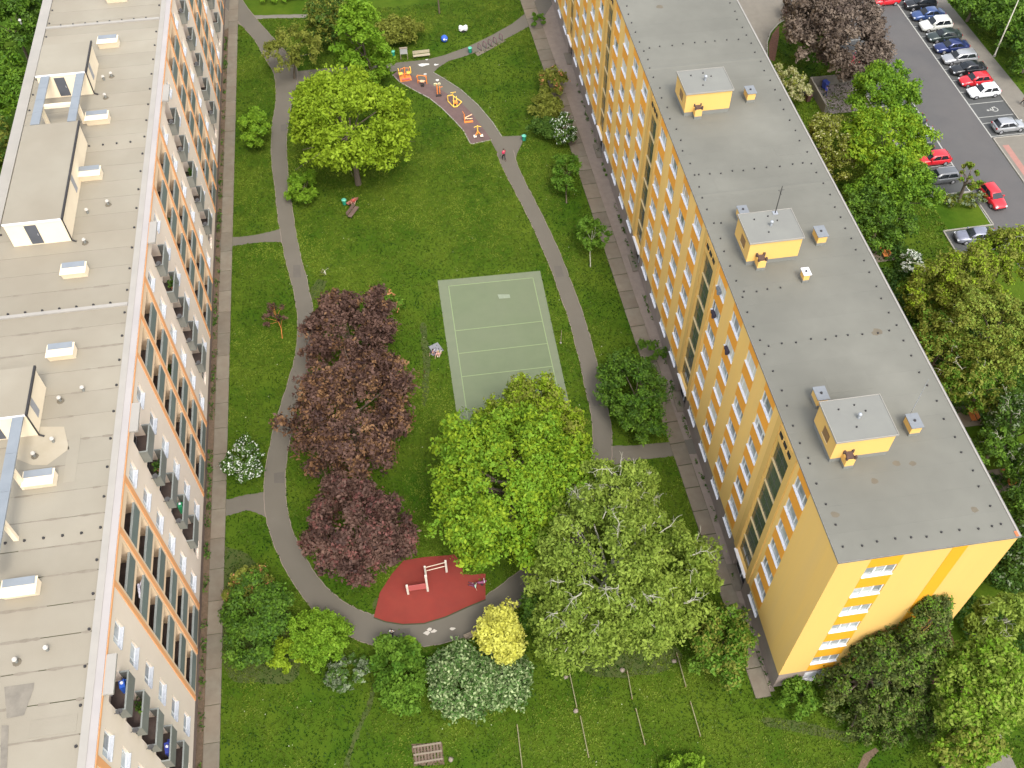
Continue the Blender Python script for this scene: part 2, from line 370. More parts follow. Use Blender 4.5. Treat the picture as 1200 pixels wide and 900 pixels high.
pavement('left_pavement', lambda y: -20.62 + 0.0 * y, lambda y: 1.32, 14, 138, 3.1, 0.045)
pavement('right_pavement', lambda y: 23.75 - 0.027 * (y - 27), lambda y: 1.35 + 0.006 * (y - 27), 26.3, 141, 2.55, 0.09)
add_poly('gravel_strip', [(-21.25, 10), (-20.62, 10), (-20.62, 140), (-21.25, 140)], 0.018, M['soil'])
add_poly('concrete_apron', [(25.1, 26.7), (25.5, 26.7), (25.5, 141), (22.3, 141), (23.6, 85), (24.4, 55)], 0.016, M['apron'])
add_poly('junction_paving', PXS([(262, -12), (284, -12), (283, 6), (290, 16), (298, 26), (292, 38), (283, 30), (276, 28), (262, 36)]), 0.020, M['concrete'])

# ball court
court = add_poly('ball_court', [(3.2, 77.05), (14.62, 76.75), (14.35, 56.8), (3.1, 56.9)], 0.030, M['court_out'])
inner = add_poly('court_surface', [(4.30, 76.0), (13.65, 75.8), (13.55, 57.2), (4.15, 57.2)], 0.036, M['court']); inner.parent = court
del inner['kind']
def line(x0, y0, x1, y1, w=0.09, z=0.042, parent=None, m=None, name='court_line'):
    a, b = Vector((x0, y0)), Vector((x1, y1)); d = (b - a); n = Vector((-d.y, d.x)).normalized() * w / 2
    mb = MB(); mb.add([(a.x + n.x, a.y + n.y, z), (a.x - n.x, a.y - n.y, z), (b.x - n.x, b.y - n.y, z), (b.x + n.x, b.y + n.y, z)], [(0, 1, 2, 3)])
    return mb.build(name, m or M['court_line'], parent)
line(4.30, 76.0, 13.65, 75.8, parent=court); line(4.30, 76.0, 4.12, 57.2, parent=court); line(13.65, 75.8, 13.55, 57.2, parent=court)
for yy in (69.45, 66.3, 63.2): line(4.2, yy, 13.58, yy - 0.1, z=0.0425, parent=court)
mb = MB(); q = [at(583, 345, 0.043), at(597, 345, 0.043), at(598, 349, 0.043), at(585, 350, 0.043)]
mb.add([(p[0], p[1], 0.043) for p in q], [(0, 1, 2, 3)]); mb.build('worn_patch', plain('worn_patch', (0.24, 0.28, 0.20)), court)

# red play surface
red = [(438, 724), (445, 695), (459, 673), (473, 657), (497, 653), (524, 651), (532, 650), (540, 658), (543, 673), (553, 674), (569, 672),
       (569, 703), (547, 712), (523, 723), (497, 731), (472, 732), (452, 729)]
add_poly('red_play_surface', PXS(red), 0.040, M['rubber'])
kerb_line('play_surface_edging', PXS(red[11:] + red[:1]), 0.10, 0, 0.07, M['joint'])

# car park and its pavements (east side)
add_poly('parking_road', [(67.4, 60), (74.3, 60), (74.3, 160), (57.9, 160), (57.9, 124.5), (57.8, 119.6), (60.5, 118.0), (61.7, 116.0), (67.4, 116)], 0.006, M['road'])
add_poly('parking_bays', [(74.3, 90.6), (79.2, 90.6), (79.4, 160), (74.3, 160)], 0.005, M['bay'])
add_poly('parking_bays_left', [(62.0, 81.6), (67.4, 81.6), (67.4, 116), (62.0, 116)], 0.007, M['bay'])
add_poly('parking_bay_single', [(61.5, 72.0), (67.3, 72.0), (67.3, 75.6), (61.5, 75.6)], 0.008, M['bay'])
add_poly('east_sidewalk', [(79.2, 90.6), (82.4, 90.6), (82.2, 100), (81.6, 120), (81.2, 160), (79.4, 160)], 0.09, M['sidewalk'])
add_poly('concrete_forecourt', [(74.5, 60), (95, 60), (95, 90.5), (74.5, 90.5)], 0.08, M['sidewalk'])
add_poly('tactile_paving', [(74.9, 82.4), (75.7, 82.4), (75.7, 89.0), (74.9, 89.0)], 0.086, M['redpave'])
kerb_line('kerb', [(79.25, 90.6), (79.4, 160)], 0.14, 0, 0.12, M['kerb'])
kerb_line('kerb', [(74.4, 60), (74.4, 90.5), (79.2, 90.5)], 0.16, 0, 0.12, M['kerb'])
kerb_line('kerb', [(61.6, 81.5), (67.4, 81.5), (67.5, 75.8), (61.4, 75.7), (61.4, 71.8)], 0.16, 0, 0.13, M['kerb'])
kerb_line('kerb', [(61.9, 81.6), (61.9, 116)], 0.14, 0, 0.13, M['kerb'])
def paint(x0, y0, x1, y1, w=0.12, z=0.012):
    o = line(x0, y0, x1, y1, w, z, None, M['roadpaint'], 'bay_marking'); o['kind'] = 'structure'
paint(74.35, 90.7, 74.2, 150, 0.16); paint(67.35, 76, 67.35, 81.4, .14); paint(67.35, 81.6, 67.35, 118, 0.16)
bay_y = [90.9, 93.5, 94.7, 97.5] + [100.05 + 2.55 * i for i in range(18)]
for yy in bay_y: paint(74.45, yy, 79.1, yy, 0.10, 0.0125)
for i in range(14): paint(62.1, 81.7 + 2.45 * i, 67.2, 81.7 + 2.45 * i, 0.10, 0.0125)
# wheelchair symbol on the empty bay: head, spine, seat, leg and wheel
mb = MB(); cx, cy, z = 77.0, 96.05, 0.014
def flat(pts): mb.add([(cx - p[1], cy + p[0], z) for p in pts], [tuple(range(len(pts)))])
flat([(-.10 + .17 * math.cos(t * math.pi / 5), .72 + .17 * math.sin(t * math.pi / 5)) for t in range(10)])
flat([(-.17, .50), (-.17, -.10), (-.03, -.10), (-.03, .50)])
flat([(-.03, .22), (-.03, .34), (.26, .34), (.26, .22)])
flat([(-.03, -.10), (-.03, .04), (.30, .04), (.30, -.10)])
flat([(.30, .04), (.30, -.10), (.40, -.50), (.52, -.46), (.42, .04)])
for k in range(13):
    a0 = math.radians(100 + k * 19); a1 = math.radians(100 + (k + 1) * 19)
    flat([(-.05 + r * math.cos(a), -.22 + r * math.sin(a)) for r, a in ((.34, a0), (.46, a0), (.46, a1), (.34, a1))])
tag(mb.build('disabled_symbol', M['roadpaint']), kind='structure')

# strip of mulch, slabs and paths east of the yellow house
add_poly('mulch_bed', [(38.3, 20), (41.0, 20), (44.6, 60), (45.2, 75), (43, 88), (38.3, 92)], 0.014, M['mulch'])
kp = [(860, -15), (925, -15), (918, 24), (908, 33), (900, 44), (898, 60), (900, 72), (915, 90), (924, 118), (940, 150), (925, 150), (880, 60)]
add_poly('entrance_path', PXS(kp), 0.020, M['sidewalk'])
kerb_line('kerb', PXS([(922, 22), (912, 28), (903, 38), (899, 50), (899, 68), (903, 78)]), 0.15, 0, 0.10, M['kerb'])
add_poly('kerb_bed', PXS([(913, 30), (905, 40), (901, 52), (901, 70), (908, 72), (911, 55), (913, 42)]), 0.017, M['mulch'])
add_poly('garden_path', PXS([(1150, 860), (1168, 850), (1205, 930), (1160, 930)]), 0.02, M['sidewalk'])
add_poly('worn_track', PXS([(1003, 905), (1012, 884), (1026, 876), (1030, 880), (1020, 890), (1012, 905)]), 0.013, M['soil'])
# chalk marks drawn on the asphalt
for k, (px, py, sx, sy) in enumerate([(496, 76, .75, .35), (500, 70, .22, .15), (511, 76, .3, .2), (498, 87, .3, .15), (513, 94, .25, .3)]):
    x, y = at(px, py); rr = random.Random(k); pts = []
    for i in range(14):
        r = rr.uniform(.55, 1.25); pts.append((x + sx * r * math.cos(i * .4488) , y + sy * r * math.sin(i * .4488)))
    add_poly('chalk_mark', pts, 0.034, plain('chalk', (0.62, 0.62, 0.58)), hard=False)
for k, (px, py) in enumerate([(500, 742), (504, 738), (508, 740), (530, 737)]):
    x, y = at(px, py); rr = random.Random(20 + k)
    add_poly('chalk_mark', [(x + .28 * rr.uniform(.4, 1.2) * math.cos(i), y + .2 * rr.uniform(.4, 1.2) * math.sin(i)) for i in (0, 1, 2, 3, 4, 5)], 0.036, plain('chalk2', (0.50, 0.46, 0.40)), hard=False)

for k, (pl) in enumerate([[(436, 800), (428, 830), (414, 862), (400, 905), (406, 905), (420, 864), (433, 832), (441, 802)], [(372, 520), (376, 560), (384, 590), (392, 586), (384, 556), (380, 520)],
        [(383, 330), (376, 345), (366, 350), (364, 340), (372, 328)], [(480, 690), (470, 700), (450, 716), (436, 712), (452, 690)], [(500, 380), (504, 430), (500, 470), (494, 470), (495, 420), (493, 380)],
        [(640, 750), (690, 790), (760, 790), (800, 770), (760, 740), (690, 730)], [(260, 640), (262, 780), (300, 800), (350, 790), (330, 700), (290, 650)], [(1000, 870), (900, 850), (905, 840), (960, 850), (1010, 862)]]):
    rq = random.Random(k); pts = catmull(PXS(pl + pl[:1]), 5)[:-1]; add_poly('bare_patch', [(float(p[0]) + rq.uniform(-.12, .12), float(p[1]) + rq.uniform(-.12, .12)) for p in pts], 0.004 + .0005 * k, M['worn'], hard=False)

# ================================================================== FACADE TOOL
def wall_with_openings(mb, plane, sgn, u0, u1, z0, z1, openings, mi_of, axis='x', back=True, back_mi=None):
    """wall in the plane x=plane (axis 'x', u runs along y) or y=plane (axis 'y', u runs along x);
    sgn is the outward direction; openings are (u0,u1,z0,z1,depth) real recesses with reveals and a back"""
    us = sorted({round(v, 4) for v in [u0, u1] + [o[i] for o in openings for i in (0, 1)] if u0 <= v <= u1})
    zs = sorted({round(v, 4) for v in [z0, z1] + [o[i] for o in openings for i in (2, 3)] if z0 <= v <= z1})
    def pt(d, u, z): return (plane - sgn * d, u, z) if axis == 'x' else (u, plane - sgn * d, z)
    grid = set()
    for i in range(len(us) - 1):
        j = 0
        um = (us[i] + us[i + 1]) / 2
        hit = [o for o in openings if o[0] < um < o[1]]
        while j < len(zs) - 1:
            zm = (zs[j] + zs[j + 1]) / 2
            if any(o[2] < zm < o[3] for o in hit): j += 1; continue
            k = j
            while k + 1 < len(zs) - 1 and not any(o[2] < (zs[k + 1] + zs[k + 2]) / 2 < o[3] for o in hit) and mi_of(um, (zs[k + 1] + zs[k + 2]) / 2) == mi_of(um, zm): k += 1
            mb.add([pt(0, us[i], zs[j]), pt(0, us[i + 1], zs[j]), pt(0, us[i + 1], zs[k + 1]), pt(0, us[i], zs[k + 1])], [(0, 1, 2, 3)], mi_of(um, zm))
            j = k + 1
    for (a, b, c, d, dep) in openings:
        mi = mi_of((a + b) / 2, (c + d) / 2) if back_mi is None else back_mi
        for q in ([(0, a, c), (0, a, d), (dep, a, d), (dep, a, c)], [(0, b, c), (dep, b, c), (dep, b, d), (0, b, d)],
                  [(0, a, c), (dep, a, c), (dep, b, c), (0, b, c)], [(0, a, d), (0, b, d), (dep, b, d), (dep, a, d)]):
            mb.add([pt(*p) for p in q], [(0, 1, 2, 3)], mi)
        if back: mb.add([pt(dep, a, c), pt(dep, b, c), pt(dep, b, d), pt(dep, a, d)], [(0, 1, 2, 3)], mi)

def window_meshes(w, h, panes, key, glass, dep=0.06, ratio=None):
    """frame, pane and sill of one window, local: x outward is -x for the yellow house, built in the y-z plane, origin at sill centre"""
    f = MB(); t = 0.085; n = len(panes)
    f.box(-dep, dep, -w / 2, w / 2, 0, t); f.box(-dep, dep, -w / 2, w / 2, h - t, h)
    f.box(-dep, dep, -w / 2, -w / 2 + t, t, h - t); f.box(-dep, dep, w / 2 - t, w / 2, t, h - t)
    acc = 0; cuts = []
    for p in panes[:-1]:
        acc += p; cuts.append(-w / 2 + w * acc)
    for c in cuts: f.box(-dep, dep, c - t * .6, c + t * .6, t, h - t)
    gl = []; edges = [-w / 2 + t] + cuts + [w / 2 - t]
    for i in range(n):
        a = edges[i] + (t * .6 if i else 0.0); b = edges[i + 1] - (t * .6 if i < n - 1 else 0.0)
        m_ = MB(); m_.box(-0.015, 0.015, a, b, t, h - t); gl.append(m_.mesh('pane', glass))
    return f.mesh('window', M['white']), gl

# ================================================================== YELLOW HOUSE (east)
XF, XB, Y0, Y1, ZR = 25.33, 37.70, 27.0, 144.5, 21.90
yh = thing('apartment_block', 'long yellow apartment block with orange window bays and grey flat roof on the right', 'apartment block', (31.5, 85.0, 0))
PER = 19.6; SC = [37.1 + PER * i for i in range(6)]
SILLS = [19.30 - 2.92 * k for k in range(7)]
cols = [33.5]
for s in SC: cols += [c for c in (s + 4.05, s + 8.05, s + 12.15, s + 16.2) if c < Y1 - 1.5]
WW, WH = 2.15, 1.45
ops = []
for c in cols:
    for s in SILLS: ops.append((c - WW / 2, c + WW / 2, s, s + WH, 0.20))
for s in SC:
    ops.append((s - 1.28, s + 1.28, 3.05, 19.75, 0.30)); ops.append((s - 1.28, s + 1.28, 0.05, 2.6, 0.5))
    for k in (-.85, 0, .85): ops.append((s + k - .28, s + k + .28, 20.40, 20.85, 0.25))
def ymi(u, z): return 1 if z < 2.75 else 0
w = MB()
wall_with_openings(w, XF, -1, Y0, Y1, 2.75, ZR - 0.12, [o for o in ops if o[2] > 2.75], lambda u, z: 0)
w.build('front_wall', M['yellow'], yh)
w = MB()
low = [(a, b, c, min(d, 2.75), e) for (a, b, c, d, e) in ops if c < 2.7]
wall_with_openings(w, XF + 0.05, -1, Y0, Y1, 0.0, 2.75, low, lambda u, z: 0)
w.box(XF + .06, XB - .06, Y0 + .06, Y0 + .30, 0.0, 2.74)
w.box(XB - .3, XB - .061, Y0 + .301, Y1, 0.0, 2.74)
w.build('socle', M['socle'], yh)
# gable wall
EX = (27.62, 29.82)
eops = [(EX[0], EX[1], 18.95 - 2.98 * k, 18.95 - 2.98 * k + 1.40, 0.20) for k in range(6)]
w = MB(); wall_with_openings(w, Y0, -1, XF + .001, XB, 2.75, ZR - 0.12, eops, lambda u, z: 0, axis='y')
w.box(XB - .25, XB - .001, Y0 + .01, Y1, 2.76, ZR - .13); w.box(XF + .3, XB - .26, Y1 - .3, Y1, 0, ZR - .13)
w.box(XF + .02, XB - .02, Y0 + .02, Y0 + .22, 2.70, 2.75)
w.build('gable_wall', M['yellow_dimmed'], yh)

ORG = wloc(yh)
def put(name, mesh, parent, p, rz=0.0):
    o = link(name, mesh, parent, Vector(p) - wloc(parent), rz); return o
WFR, WGL = window_meshes(WW, WH, (0.25, 0.5, 0.25), 'y', M['glass'])
sm = MB(); sm.box(-0.055, 0.16, -WW / 2 + .005, WW / 2 - .005, -0.05, 0.02); SILL = sm.mesh('sill', M['sill'])
sp = MB(); sp.box(-0.014, 0.03, -WW / 2, WW / 2, 0, 2.92 - WH - 0.055); SPAN = sp.mesh('spandrel_panel', M['orange'])
sp = MB(); sp.box(-0.014, 0.03, -WW / 2, WW / 2, 0, ZR - .13 - (SILLS[0] + WH)); SPTOP = sp.mesh('spandrel_panel', M['orange'])
rr = random.Random(5)
def place_window(parent, name, fm, gms, x, y, z, rz=0.0, sill=None, sillx=0.0):
    o = put(name, fm, parent, (x, y, z), rz)
    for gm in gms: link('pane', gm, o)
    if sill: link('sill', sill, o, (sillx, 0, 0))
    return o
BLINDS = []
for bi, (hh, cc_) in enumerate(((.55, (.78, .76, .70)), (1.2, (.70, .66, .56)), (.85, (.55, .42, .28)), (.4, (.45, .50, .55)))):
    b = MB(); b.box(-.035, -.018, -WW / 2 + .09, WW / 2 - .09, WH - .09 - hh, WH - .09); BLINDS.append(b.mesh('blind', plain('blind%d' % bi, cc_)))
for c in cols:
    for k, s in enumerate(SILLS):
        wo = place_window(yh, 'window', WFR, WGL, XF + 0.14, c, s + 0.0, 0, SILL, -0.14)
        if rr.random() < .42: link('blind', rr.choice(BLINDS), wo)
        if k < 6: put('spandrel_panel', SPAN, yh, (XF, c, s - 2.92 + WH))
    put('spandrel_panel', SPTOP, yh, (XF, c, SILLS[0] + WH))
# gable windows with three panes and orange panels
EW = EX[1] - EX[0]
EFR, EGL = window_meshes(EW, 1.40, (1 / 3, 1 / 3, 1 / 3), 'e', M['glass'])
sm = MB(); sm.box(-0.055, 0.16, -EW / 2 + .005, EW / 2 - .005, -0.05, 0.02); ESILL = sm.mesh('sill', M['sill'])
def panel_y(name, x0, x1, z0, z1, m, p=0.014):
    b = MB(); b.box(x0, x1, Y0 - p, Y0 + 0.02, z0, z1); return b.build(name, m, yh)
for k in range(6):
    zc = 18.95 - 2.98 * k
    place_window(yh, 'window', EFR, EGL, (EX[0] + EX[1]) / 2, Y0 + 0.14, zc, math.pi / 2, ESILL, -0.14)
    panel_y('spandrel_panel', EX[0], EX[1], zc + 1.40, (zc + 2.98 - .05) if k else ZR - .13, M['deep_yellow'])
panel_y('spandrel_panel', EX[0], EX[1], 2.76, 18.95 - 2.98 * 5 - .05, M['deep_yellow'])
panel_y('wall_stripe', 33.2, 34.28, 2.76, ZR - .13, M['deep_yellow'])
b = MB(); b.box(37.45, XB + .03, Y0 - .02, Y0 + .35, ZR - .28, ZR + .045); b.build('corner_flashing', plain('flashing_red', (0.62, 0.16, 0.06)), yh)
b = MB(); b.box(27.6, 29.8, Y0 - .25, Y0 + .05, .9, .96); b.box(27.7, 29.7, Y0 + .04, Y0 + .05, 1.0, 2.2); b.build('basement_window', M['sill'], yh)
# staircases
ys = [3.05, 5.42, 8.30, 11.25, 14.15, 17.08, 19.75]
bm_ = MB(); bm_.box(-0.16, 0.0, -1.28, 1.28, -0.07, 0.07); BAR = bm_.mesh('glazing_bar', M['glazing_bar'])
for s in SC:
    for k in range(6):
        z0, z1 = ys[k] + (0.10 if k else 0), ys[k + 1] - (0.10 if k < 5 else 0)
        g_ = MB(); g_.box(XF + .20, XF + .24, s - 1.28, s + 1.28, z0, z1); gp = g_.build('stair_window', M['glass_stair'], yh)
        m_ = MB()
        m_.box(XF + .175, XF + .20, s - .025, s + .025, z0, z1)
        m_.box(XF + .176, XF + .199, s - 1.28, s + 1.28, (z0 + z1) / 2 - .03, (z0 + z1) / 2 + .03)
        m_.build('mullion', plain('stair_mullion', (0.10, 0.11, 0.085)), gp)
        if k: put('glazing_bar', BAR, yh, (XF + .26, s, ys[k]))
    for q in (-1, 1):
        b = MB(); b.box(XF - .10, XF + .03, s + q * 1.65 - .33, s + q * 1.65 + .33, 2.76, ZR - .14); b.build('stair_pilaster', M['yellow_dimmed'], yh)
    b = MB(); b.box(XF - .05, XF + .03, s - 1.31, s + 1.31, 19.80, 20.33); b.box(XF - .05, XF + .03, s - 1.31, s + 1.31, 20.92, 21.3)
    b.build('vent_band', M['yellow_dimmed'], yh)
    for q in (-.85, 0, .85):
        b = MB(); b.box(XF - .065, XF + .0, s + q - .28, s + q + .28, 20.45, 20.82)
        b.build('vent_grille', M['metal_dark'], yh)
    b = MB(); b.box(XF - .26, XF + .3, s - 1.45, s + 1.42, 2.74, 2.86); b.build('entrance_canopy', M['sill'], yh)
    b = MB(); b.box(XF + .40, XF + .48, s - 1.2, s + 1.2, 0.05, 2.58); d_ = b.build('entrance_door', M['glass_dark'], yh)
    b = MB(); b.box(XF + .36, XF + .40, s - .04, s + .04, 0.05, 2.58); b.box(XF + .36, XF + .40, s - 1.2, s + 1.2, 2.45, 2.58); b.build('door_frame', M['white'], d_)
    b = MB(); b.box(XF + .3, XF - .55, s - 1.3, s + 1.3, 0.0, 0.14); b.build('doorstep', M['concrete'], yh)
# flat roof
r = MB(); r.box(XF - .05, XB + .05, Y0 - .05, Y1, ZR - .12, ZR - .03)
roof = r.build('roof', M['roof_cap'], yh)
yy = Y0 - .05; fr = random.Random(41)
while yy < Y1 - .1:
    ye = min(yy + 2.05, Y1); b = MB(); b.box(XF - .05, XB + .05, yy + .0015, ye - .0015, ZR - .029, ZR - fr.uniform(0, .0015)); b.build('felt_sheet', M['roof_grey'], roof); yy = ye
for (xa, ya, xl, yl) in ((29.5, 40.2, 3.2, 1.6), (34.0, 66.5, 2.2, 1.2), (27.5, 62.0, 1.4, 2.4)):
    b = MB(); b.box(xa, xa + xl, ya, ya + yl, ZR - .002, ZR + .006); b.build('felt_patch', M['roof_grey'], roof)
b = MB()
b.box(XF - .09, XF - .05, Y0 - .09, Y1, ZR - .14, ZR + .02); b.box(XB + .05, XB + .10, Y0 - .09, Y1, ZR - .14, ZR + .045)
b.box(XF - .05, XB + .05, Y0 - .09, Y0 - .05, ZR - .14, ZR + .02); b.build('verge_flashing', mat('verge_grey', (.22, .21, .20), (.16, .15, .14), .5, 3), roof)
b = MB(); b.box(XB - .06, XB + .045, Y0 - .04, Y1, ZR, ZR + .05); b.build('verge_flashing', M['verge'], roof)
for yy in (62.5, 81.0, 98.0):          # low welts across the felt
    b = MB(); b.add([(XF + .1, yy - .28, ZR + .002), (XB - .1, yy - .28, ZR + .002), (XB - .1, yy, ZR + .03), (XF + .1, yy, ZR + .03), (XB - .1, yy + .28, ZR + .002), (XF + .1, yy + .28, ZR + .002)], [(0, 1, 2, 3), (3, 2, 4, 5)])
    b.build('felt_welt', M['roof_grey'], roof)
dots = MB(); rd = random.Random(11)
def dot(x, y, z, s=0.085): dots.tube((x, y, z), (x, y, z + .10), s, s * .7, 6)
for (xx, step) in ((25.93, 1.62), (36.75, 1.42)):
    y = Y0 + 1.0
    while y < 110: dot(xx + rd.uniform(-.12, .12), y, ZR); y += step * rd.uniform(.85, 1.15)
for yy, xa, xb in ((27.95, 27.2, 36.6), (45.3, 26.4, 36.2), (50.9, 26.2, 30.2), (58.8, 26.6, 27.8), (65.1, 26.4, 36.4), (84.5, 26.6, 36.2), (34.9, 26.0, 27.2)):
    x = xa
    while x < xb: dot(x, yy + rd.uniform(-.12, .12), ZR); x += rd.uniform(.9, 1.3)
tag(dots.build('lightning_wire_holder', M['metal_dark'], roof), kind='stuff')
for (px, py, rr_) in [(1000, 452, .45), (1051, 543, .3), (1070, 543, .28), (1025, 564, .32), (1028, 389, .45), (1142, 597, .3), (978, 603, .3), (773, 8, .4)]:
    x, y = at(px, py, ZR); rq = random.Random(px); b = MB()
    b.add([(x + rr_ * rq.uniform(.7, 1.2) * math.cos(i * .6283), y + rr_ * .8 * rq.uniform(.7, 1.2) * math.sin(i * .6283), ZR + .004) for i in range(10)], [tuple(range(10))])
    b.build('damp_stain', M['stain'], roof)

def roof_house(x0, x1, y0, y1, h, base_h, label):
    t = thing('lift_house', label, 'rooftop hut', ((x0 + x1) / 2, (y0 + y1) / 2, ZR), 0, 'yellow lift houses on the grey roof')
    b = MB()
    b.box(x0, x1, y0, y1, ZR + .45, ZR + h - .1); b.build('wall', M['yellow_dimmed'], t)
    b = MB(); b.box(x0 + .03, x1 - .03, y0 + .03, y1 - .03, ZR, ZR + .45); b.build('upstand', M['roof_cap'], t)
    b = MB(); b.box(x0 - .07, x1 + .07, y0 - .07, y1 + .07, ZR + h - .1, ZR + h); rf = b.build('roof', M['roof_cap'], t)
    b = MB(); b.box(x0 - .11, x0 - .07, y0 - .11, y1 + .11, ZR + h - .12, ZR + h + .05); b.box(x1 + .07, x1 + .11, y0 - .11, y1 + .11, ZR + h - .12, ZR + h + .05)
    b.box(x0 - .07, x1 + .07, y0 - .11, y0 - .07, ZR + h - .12, ZR + h + .03); b.box(x0 - .07, x1 + .07, y1 + .07, y1 + .11, ZR + h - .12, ZR + h + .03)
    b.build('flashing', M['verge'], rf)
    b = MB(); ym = y0 + .95; b.box(x0 - .03, x0 + .05, ym, ym + .95, ZR + 1.0, ZR + 1.8); wd = b.build('window', mat('hut_window', (.28, .15, .05), (.20, .12, .05), .4, 4), t)
    b = MB(); b.box(x0 - .06, x0 - .03, ym - .05, ym + 1.0, ZR + .93, ZR + .98); b.build('sill', M['glazing_bar'], wd)
    xm, yc = (x0 + x1) / 2, (y0 + y1) / 2
    b = MB(); b.tube((xm, yc, ZR + h), (xm, yc, ZR + h + .35), .10, .10, 8); b.ball((xm, yc, ZR + h + .42), .16); b.build('vent_cowl', M['metal'], t)
    b = MB()
    for dx, dy in ((.7, .5), (-.4, -.7), (-1.1, .9), (.1, 1.1)): b.tube((xm + dx, yc + dy, ZR + h), (xm + dx, yc + dy, ZR + h + .1), .07, .05, 6)
    b.build('wire_holder', M['metal_dark'], t)
    return t
roof_house(27.25, 31.45, 34.45, 37.75, 2.55, .4, 'yellow flat-roofed hut nearest the near end of the grey roof')
roof_house(27.15, 31.45, 53.75, 57.0, 2.55, .4, 'yellow flat-roofed hut in the middle of the grey roof with a mast')
roof_house(27.15, 31.45, 73.3, 76.6, 2.55, .4, 'yellow flat-roofed hut farthest up the grey roof')

def chimney(x, y, w, l, h, label, white=False, crown=False, grp='small yellow vent shafts on the grey roof'):
    t = thing('vent_shaft', label, 'vent shaft', (x, y, ZR), 0, grp)
    b = MB(); b.box(x - w / 2, x + w / 2, y - l / 2, y + l / 2, ZR, ZR + .3); b.build('base', M['roof_cap'], t)
    b = MB(); b.box(x - w / 2 + .02, x + w / 2 - .02, y - l / 2 + .02, y + l / 2 - .02, ZR + .3, ZR + h); b.build('shaft', M['yellow_dimmed'], t)
    b = MB()
    if crown:
        for q in (-1, 1):
            b.box(x - w / 2 - .03, x - w / 2 + .12, y + q * (l / 2 - .1) - .08, y + q * (l / 2 - .1) + .08, ZR + h, ZR + h + .32)
            b.box(x + w / 2 - .12, x + w / 2 + .03, y + q * (l / 2 - .1) - .08, y + q * (l / 2 - .1) + .08, ZR + h, ZR + h + .32)
        b.box(x - w / 2 + .1, x + w / 2 - .1, y - l / 2 + .1, y + l / 2 - .1, ZR + h - .02, ZR + h + .16)
        b.build('cap', mat('brown_cap', (.10, .06, .05), (.07, .045, .04), .7, 3) if 'brown_cap' not in bpy.data.materials else bpy.data.materials['brown_cap'], t)
    else:
        b.box(x - w / 2 - .06, x + w / 2 + .06, y - l / 2 - .06, y + l / 2 + .06, ZR + h, ZR + h + .07)
        c = b.build('cap', M['sill'] if white else plain('grey_cap', (0.20, 0.215, 0.23)), t)
        b = MB(); b.tube((x, y, ZR + h + .07), (x, y, ZR + h + .14), .11, .09, 8); b.build('vent', M['metal_dark'], c)
chimney(33.95, 36.25, .80, 1.15, 1.0, 'grey-capped vent shaft right of the nearest roof hut, under the thin wire')
chimney(28.40, 34.15, .70, .75, 1.0, 'brown-capped shaft before the wall of the nearest roof hut', crown=True)
chimney(28.30, 39.6, .80, 1.10, 1.0, 'grey-capped vent shaft behind the near left corner of the nearest roof hut')
chimney(33.95, 55.6, .80, 1.20, 1.0, 'grey-capped vent shaft right of the hut with the mast')
chimney(28.2, 53.4, .70, .75, 1.0, 'brown-capped shaft before the wall of the hut with the mast', crown=True)
chimney(28.4, 59.15, .75, .85, 1.0, 'grey-capped vent shaft behind the left corner of the hut with the mast')
chimney(31.3, 51.5, .52, .72, .9, 'tiny white-capped vent shaft standing alone on the roof', white=True, grp=None)
chimney(28.35, 73.1, .70, .75, 1.0, 'brown-capped shaft before the wall of the farthest roof hut', crown=True)
chimney(33.9, 74.9, .80, 1.10, 1.0, 'grey-capped vent shaft right of the farthest roof hut')
x, y = 30.1, 56.75
t = thing('antenna_mast', 'thin dark antenna mast on the middle roof hut', 'mast', (x, y, ZR + 2.5))
b = MB(); b.tube((x, y, ZR + 2.5), (x, y, ZR + 5.4), .045, .03, 8); b.build('pole', M['metal_dark'], t)
b = MB(); b.obox((x, y, ZR + 2.56), (.4, .4, .08)); b.build('base_plate', M['metal'], t)
b = MB(); b.tube((x - .25, y, ZR + 5.0), (x + .25, y, ZR + 5.0), .02, n=6); b.tube((x, y - .2, ZR + 4.7), (x, y + .2, ZR + 4.7), .02, n=6); b.build('aerial', M['metal_dark'], t)
x, y = 34.15, 37.15
t = thing('lightning_rod', 'hair-thin tall rod rising beside the nearest capped shaft', 'rod', (x, y, ZR))
b = MB(); b.tube((x, y, ZR), (x, y, ZR + 4.6), .03, .02, 6); b.build('rod', M['metal'], t)
b = MB(); b.tube((x, y, ZR), (x, y, ZR + .15), .2, .16, 8); b.build('foot', M['concrete'], t)

# ================================================================== CREAM AND APRICOT HOUSE (west)
LX, LB, LY0, LY1, LR = -21.10, -34.30, 6.0, 146.0, 22.0
lh = thing('apartment_block', 'long cream apartment block with apricot loggia bays and beige roof on the left', 'apartment block', (-27.5, 80.0, 0))
P2 = 19.35
RT = [19.28 - 3.33 * k for k in range(6)]           # tops of the railings
MODS = range(-1, 6)
lo_c = []; wi_c = []; ba_c = []
for m_i in MODS:
    o_ = P2 * m_i
    lo_c += [34.9 + o_, 38.9 + o_]; wi_c += [23.0 + o_, 30.1 + o_]; ba_c.append(26.6 + o_)
lo_c = [v for v in lo_c if LY0 + 2 < v < LY1 - 2]; wi_c = [v for v in wi_c + [23.0 + P2 * 6] if LY0 + 2 < v < LY1 - 2]; ba_c = [v for v in ba_c if LY0 + 2 < v < LY1 - 2]
LW, LH = 3.0, 2.85; BW = 2.3; QW, QH = 1.60, 1.50
ops = []
for c in lo_c:
    for z in RT: ops.append((c - LW / 2, c + LW / 2, z - 1.33, z + 1.50, 1.45))
for c in wi_c:
    for z in RT: ops.append((c - QW / 2, c + QW / 2, z - .02, z + QH - .02, 0.30))
